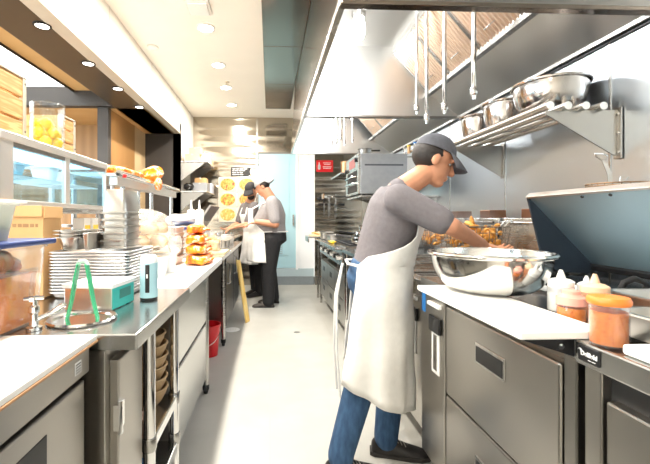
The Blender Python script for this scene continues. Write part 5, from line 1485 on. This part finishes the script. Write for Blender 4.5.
        so.rings(R2).build('sole', SOLE, sh)
        lc = MB()
        for j in range(4):
            x = .045+j*.018; z = .083-j*.008
            lc.tube([g+d*x+s*.022+up*(z-.010), g+d*(x+.004)+up*z, g+d*(x+.012)-s*.022+up*(z-.010)], .0022, 5)
        lc.build('lace', plain('lace_grey', (.35, .33, .30), .8) if 'lace_grey' not in MATS else MATS['lace_grey'], sh)
    # apron: bib over the chest, skirt hanging from the waist to the hem
    A = P['apron']; nz_ = 26; na = 44; rows = []
    rnd = random.Random(int(hd.x*100))
    top_f, hem = A['top'], A['hem']
    ztop = (hc+sp_*top_f).z
    waist = hc+sp_*.25
    for j in range(nz_+1):
        q = j/nz_
        if q < .38:
            f_ = top_f+(.25-top_f)*(q/.38); c = hc+sp_*f_
            w = wd.lerp(ws_, max(0, min(1, f_))).normalized(); d = dep(w)
            half = A['bib']+(A['wrap']-A['bib'])*max(0, (q-.16)/.22)**1.3
            hwid = (hw+.058)+.034; hdep = .125*k+bl*.9+.034
            c = c+d*bl*.5
        else:
            g = (q-.38)/.62; c0 = waist; c = V((c0.x, c0.y, c0.z+(hem-c0.z)*g)) + V(A.get('shift', (0, 0, 0)))*g
            w = wd; d = fw; half = A['wrap']
            fl = .035+.03*g*A.get('flare', 1)
            hwid = hw+.062+fl+.012*g*A.get('flare', 1); hdep = .128*k+bl*.9+fl+.02*g*A.get('flare', 1); c = c+d*bl*.4*(1-g)
        row = []
        for i in range(na+1):
            a = (-1+2*i/na)*half
            rip = (.010*math.sin(a*6+1.3+q*1.5)+.006*math.sin(a*11+.4-q*2))*max(0, q-.38)*1.8+.003*math.sin(q*23+a*3)
            lift = A.get('lift', 0)*max(0, (q-.38)/.62)*(1-math.cos(a))*.5
            row.append(c + w*((hwid+rip)*math.sin(a)) + d*((hdep+rip)*math.cos(a)) + V((0, 0, lift)))
        rows.append(row)
    ap = MB().rings(rows, False, False, closed=False).build('apron', CLOTHW, t, smooth=True, solid=.004)
    # neck loop and waist tie
    tl = rows[0][0]; tr_ = rows[0][-1]; bk_ = nb - dep(ws_)*.066*k - spn*.012
    side = ws_*.075*k
    for e, sg in ((tl, -1), (tr_, 1)):
        MB().tube([e, e.lerp(nb+ws_*sg*.080*k+dep(ws_)*.06, .7), nb+ws_*sg*.080*k-spn*.002, nb+ws_*sg*.055*k-dep(ws_)*.05*k-spn*.006, bk_], .010, 6).build('neck_strap', CLOTHW, ap, smooth=True)
    iw = int(nz_*.40); wl = [rows[iw][0], waist-fw*(.16*k)+wd*-.08, waist-fw*(.165*k)+wd*.08, rows[iw][-1]]
    MB().tube(wl, .007, 6).build('waist_tie', CLOTHW, ap, smooth=True)
    if A.get('tails'):
        p = waist-fw*(.185*k)-wd*.06
        for o_ in (-.02, .025): MB().tube([p, p+V((-.03, o_, -.15)), p+V((-.035, o_*1.6, -.40)), p+V((-.02, o_*2, -.62))], .006, 6).build('apron_string', CLOTHW, ap, smooth=True)
    return t

def remesh_cut(m, name, mat, parent, hd, f, u):
    """hair: the back and sides of the skull only, below the cap"""
    inv = parent_inv(parent)
    keep_f = []
    for fc in m.f:
        c = sum((m.v[i] for i in fc), V())/len(fc)-hd
        if c.dot(f) < .012 and -.055 < c.dot(u) < .062: keep_f.append(fc)
    used = sorted({i for fc in keep_f for i in fc}); mp = {i: n for n, i in enumerate(used)}
    me = bpy.data.meshes.new(name); me.from_pydata([inv @ m.v[i] for i in used], [], [tuple(mp[i] for i in fc) for fc in keep_f]); me.materials.append(mat)
    for p in me.polygons: p.use_smooth = True
    o = bpy.data.objects.new(name, me); COL.objects.link(o); o.parent = parent
    md = o.modifiers.new('solid', 'SOLIDIFY'); md.thickness = .006
    return o

person('cook in grey T-shirt, dark cap, jeans and white apron leaning over the fryer', dict(
    at=(.50, 1.85, 0), fwd=(1, 0, 0), hipR=(.50, 1.775, .87), hipL=(.53, 1.945, .87), shR=(.575, 1.675, 1.275), shL=(.665, 2.03, 1.30),
    head=(.815, 1.86, 1.475), face=(.93, -.08, -.40), up=(.35, 0, 1),
    elR=(.775, 1.60, 1.155), wrR=(.995, 1.745, 1.065), elL=(.60, 2.20, 1.07), wrL=(.745, 2.075, 1.225),
    handR=((.93, .22, -.25), (.1, -.2, .95), (.2, .95, .1), .35), handL=((.9, -.05, -.25), (.2, .3, .9), (.3, -.8, .3), 1.0),
    knR=(.435, 1.755, .47), anR=(.325, 1.735, .105), toeR=(.95, .0, 0), knL=(.635, 1.93, .47), anL=(.585, 1.895, .095), toeL=(.97, -.22, 0),
    skin=SKIN, shirt=GREYT, pants=JEANS, shoe=SHOE, cap=CAPG, build=1.0,
    apron=dict(top=.92, hem=.27, lift=.20, bib=.75, wrap=2.35, shift=(-.045, 0, 0), flare=.85, tails=True)))
person('heavy-set cook in light grey T-shirt and backwards grey cap, white apron, black trousers', dict(
    at=(.0, 5.2, 0), fwd=(-1, .05, 0), hipR=(.02, 5.29, .88), hipL=(.02, 5.11, .88), shR=(.015, 5.41, 1.40), shL=(.03, 5.0, 1.39),
    head=(-.105, 5.2, 1.615), face=(-.85, .10, -.52), up=(-.4, 0, 1),
    elR=(-.08, 5.50, 1.14), wrR=(-.30, 5.33, 1.10), elL=(.07, 4.93, 1.11), wrL=(-.17, 4.98, 1.14),
    handR=((-.9, -.1, -.3), (-.1, 0, 1), (.1, -.9, 0), .4), handL=((-.9, .2, -.2), (-.1, -.1, 1), (.1, .9, 0), .4),
    knR=(-.01, 5.30, .48), anR=(.05, 5.33, .095), toeR=(-.95, .1, 0), knL=(-.02, 5.10, .48), anL=(-.02, 5.08, .095), toeL=(-.97, .05, 0),
    skin=SKIN2, shirt=GREYT2, pants=PANTS, shoe=SHOEB, cap=CAPL, cap_back=True, build=1.34, belly=.085,
    apron=dict(top=.85, hem=.60, bib=.7, wrap=1.35, shift=(0, 0, 0))))
person('bearded cook in dark cap and dark grey shirt, white apron, bent over the far table', dict(
    at=(-.25, 5.85, 0), fwd=(-.9, -.45, 0), hipR=(-.245, 5.98, .87), hipL=(-.17, 5.82, .87), shR=(-.40, 5.98, 1.36), shL=(-.24, 5.65, 1.36),
    head=(-.285, 5.72, 1.60), face=(-.45, -.75, -.55), up=(-.2, -.3, 1),
    elR=(-.50, 5.98, 1.10), wrR=(-.60, 5.76, 1.05), elL=(-.33, 5.55, 1.10), wrL=(-.50, 5.43, 1.06),
    handR=((-.8, -.5, -.3), (-.1, 0, 1), (.6, -.7, 0), .5), handL=((-.9, -.2, -.3), (-.1, -.1, 1), (-.3, .9, 0), .5),
    knR=(-.26, 5.96, .47), anR=(-.24, 5.98, .095), toeR=(-.8, -.6, 0), knL=(-.19, 5.80, .47), anL=(-.17, 5.82, .095), toeL=(-.8, -.6, 0),
    skin=SKIN2, shirt=DGT, pants=PANTS, shoe=SHOE, cap=CAPB, beard=True, build=1.05,
    apron=dict(top=.85, hem=.5, bib=.75, wrap=1.4)))
# ---------------------------------------------------------------- light, world, camera
def area(name, loc, size, power, col=(1, 1, 1), rot=(0, 0, 0), spread=PI):
    l = bpy.data.lights.new(name, 'AREA'); l.shape = 'DISK' if not isinstance(size, tuple) else 'RECTANGLE'
    if isinstance(size, tuple): l.size, l.size_y = size
    else: l.size = size
    l.energy = power; l.color = col; l.spread = spread
    o = bpy.data.objects.new(name, l); COL.objects.link(o); o.location = loc; o.rotation_euler = rot
    return o
def point(name, loc, r, power, col=(1, 1, 1)):
    l = bpy.data.lights.new(name, 'POINT'); l.shadow_soft_size = r; l.energy = power; l.color = col
    o = bpy.data.objects.new(name, l); COL.objects.link(o); o.location = loc
    return o
WARM = (1, .93, .82)
for y in (-.7, .2, 1.05, 1.9, 2.73, 3.58, 4.44, 5.2, 6.0):
    area('downlight', (-.60, y, ZC-.016), .13, 42, WARM)
for y in (2.55, 3.16, 3.76, 4.37): area('soffit_light', (-1.485, y, 2.442), .08, 9, WARM)
for x, y in ((.63, 2.68), (.66, 1.95), (.66, 3.75), (.66, 4.6)): point('hood_light', (x, y, HT-.235), .03, 30, (.94, .97, 1))
area('added_case_fill', (-1.17, 1.91, 1.478), (.2, .78), 2.2, (.72, .88, 1))  # fill light added with the strip to brighten the inside of the case
w = bpy.data.worlds.new('world'); SC.world = w; w.use_nodes = True
w.node_tree.nodes['Background'].inputs[0].default_value = (1, .97, .93, 1)
w.node_tree.nodes['Background'].inputs[1].default_value = .6

# thin steam over the fryers
sm_ = bpy.data.materials.new('steam'); sm_.use_nodes = True
nt = sm_.node_tree; N, L = nt.nodes, nt.links; N.remove(N['Principled BSDF'])
pv = N.new('ShaderNodeVolumePrincipled'); pv.inputs['Color'].default_value = (1, 1, 1, 1)
tc = N.new('ShaderNodeTexCoord'); ln = N.new('ShaderNodeVectorMath'); ln.operation = 'LENGTH'
mp = N.new('ShaderNodeMapping'); mp.inputs['Scale'].default_value = (1/.24, 1/.5, 1/.2); L.new(tc.outputs['Object'], mp.inputs['Vector']); L.new(mp.outputs['Vector'], ln.inputs[0])
mr = N.new('ShaderNodeMapRange'); mr.inputs['From Min'].default_value = .25; mr.inputs['From Max'].default_value = 1; mr.inputs['To Min'].default_value = 1; mr.inputs['To Max'].default_value = 0
L.new(ln.outputs['Value'], mr.inputs['Value'])
nz = N.new('ShaderNodeTexNoise'); nz.inputs['Scale'].default_value = 7; nz.inputs['Detail'].default_value = 3; L.new(tc.outputs['Object'], nz.inputs['Vector'])
n2 = N.new('ShaderNodeMapRange'); n2.inputs['From Min'].default_value = .42; n2.inputs['From Max'].default_value = .7; n2.inputs['To Max'].default_value = 4.5; L.new(nz.outputs['Fac'], n2.inputs['Value'])
mu = N.new('ShaderNodeMath'); mu.operation = 'MULTIPLY'; L.new(mr.outputs[0], mu.inputs[0]); L.new(n2.outputs[0], mu.inputs[1]); L.new(mu.outputs[0], pv.inputs['Density'])
L.new(pv.outputs[0], N['Material Output'].inputs['Volume'])
so = MB().ell((0, 0, 0), (.24, .5, .2), 20, 12).build('steam', sm_); so.location = (1.17, 2.45, 1.13)
stuff(so); so['label'] = 'faint white steam rising over the fryers'; so['category'] = 'steam'

cam = bpy.data.cameras.new('camera'); co = bpy.data.objects.new('camera', cam); COL.objects.link(co)
cam.sensor_fit = 'HORIZONTAL'; cam.sensor_width = 36; cam.lens = F/650*36
cam.shift_x = (325-CX)/650; cam.shift_y = (CY-232)/650
cam.clip_start = .02
co.location = (0, 0, H); co.rotation_euler = (PI/2, 0, -TH)
SC.camera = co
vs = SC.view_settings
SC.display_settings.display_device = 'sRGB'
vs.view_transform = 'Standard'; vs.look = 'None'; vs.gamma = 1; vs.use_curve_mapping = False
vs.exposure = -.3
SC.cycles.use_denoising = True
SC.cycles.max_bounces = 8; SC.cycles.transparent_max_bounces = 12; SC.cycles.sample_clamp_indirect = 8
SC.cycles.use_adaptive_sampling = True
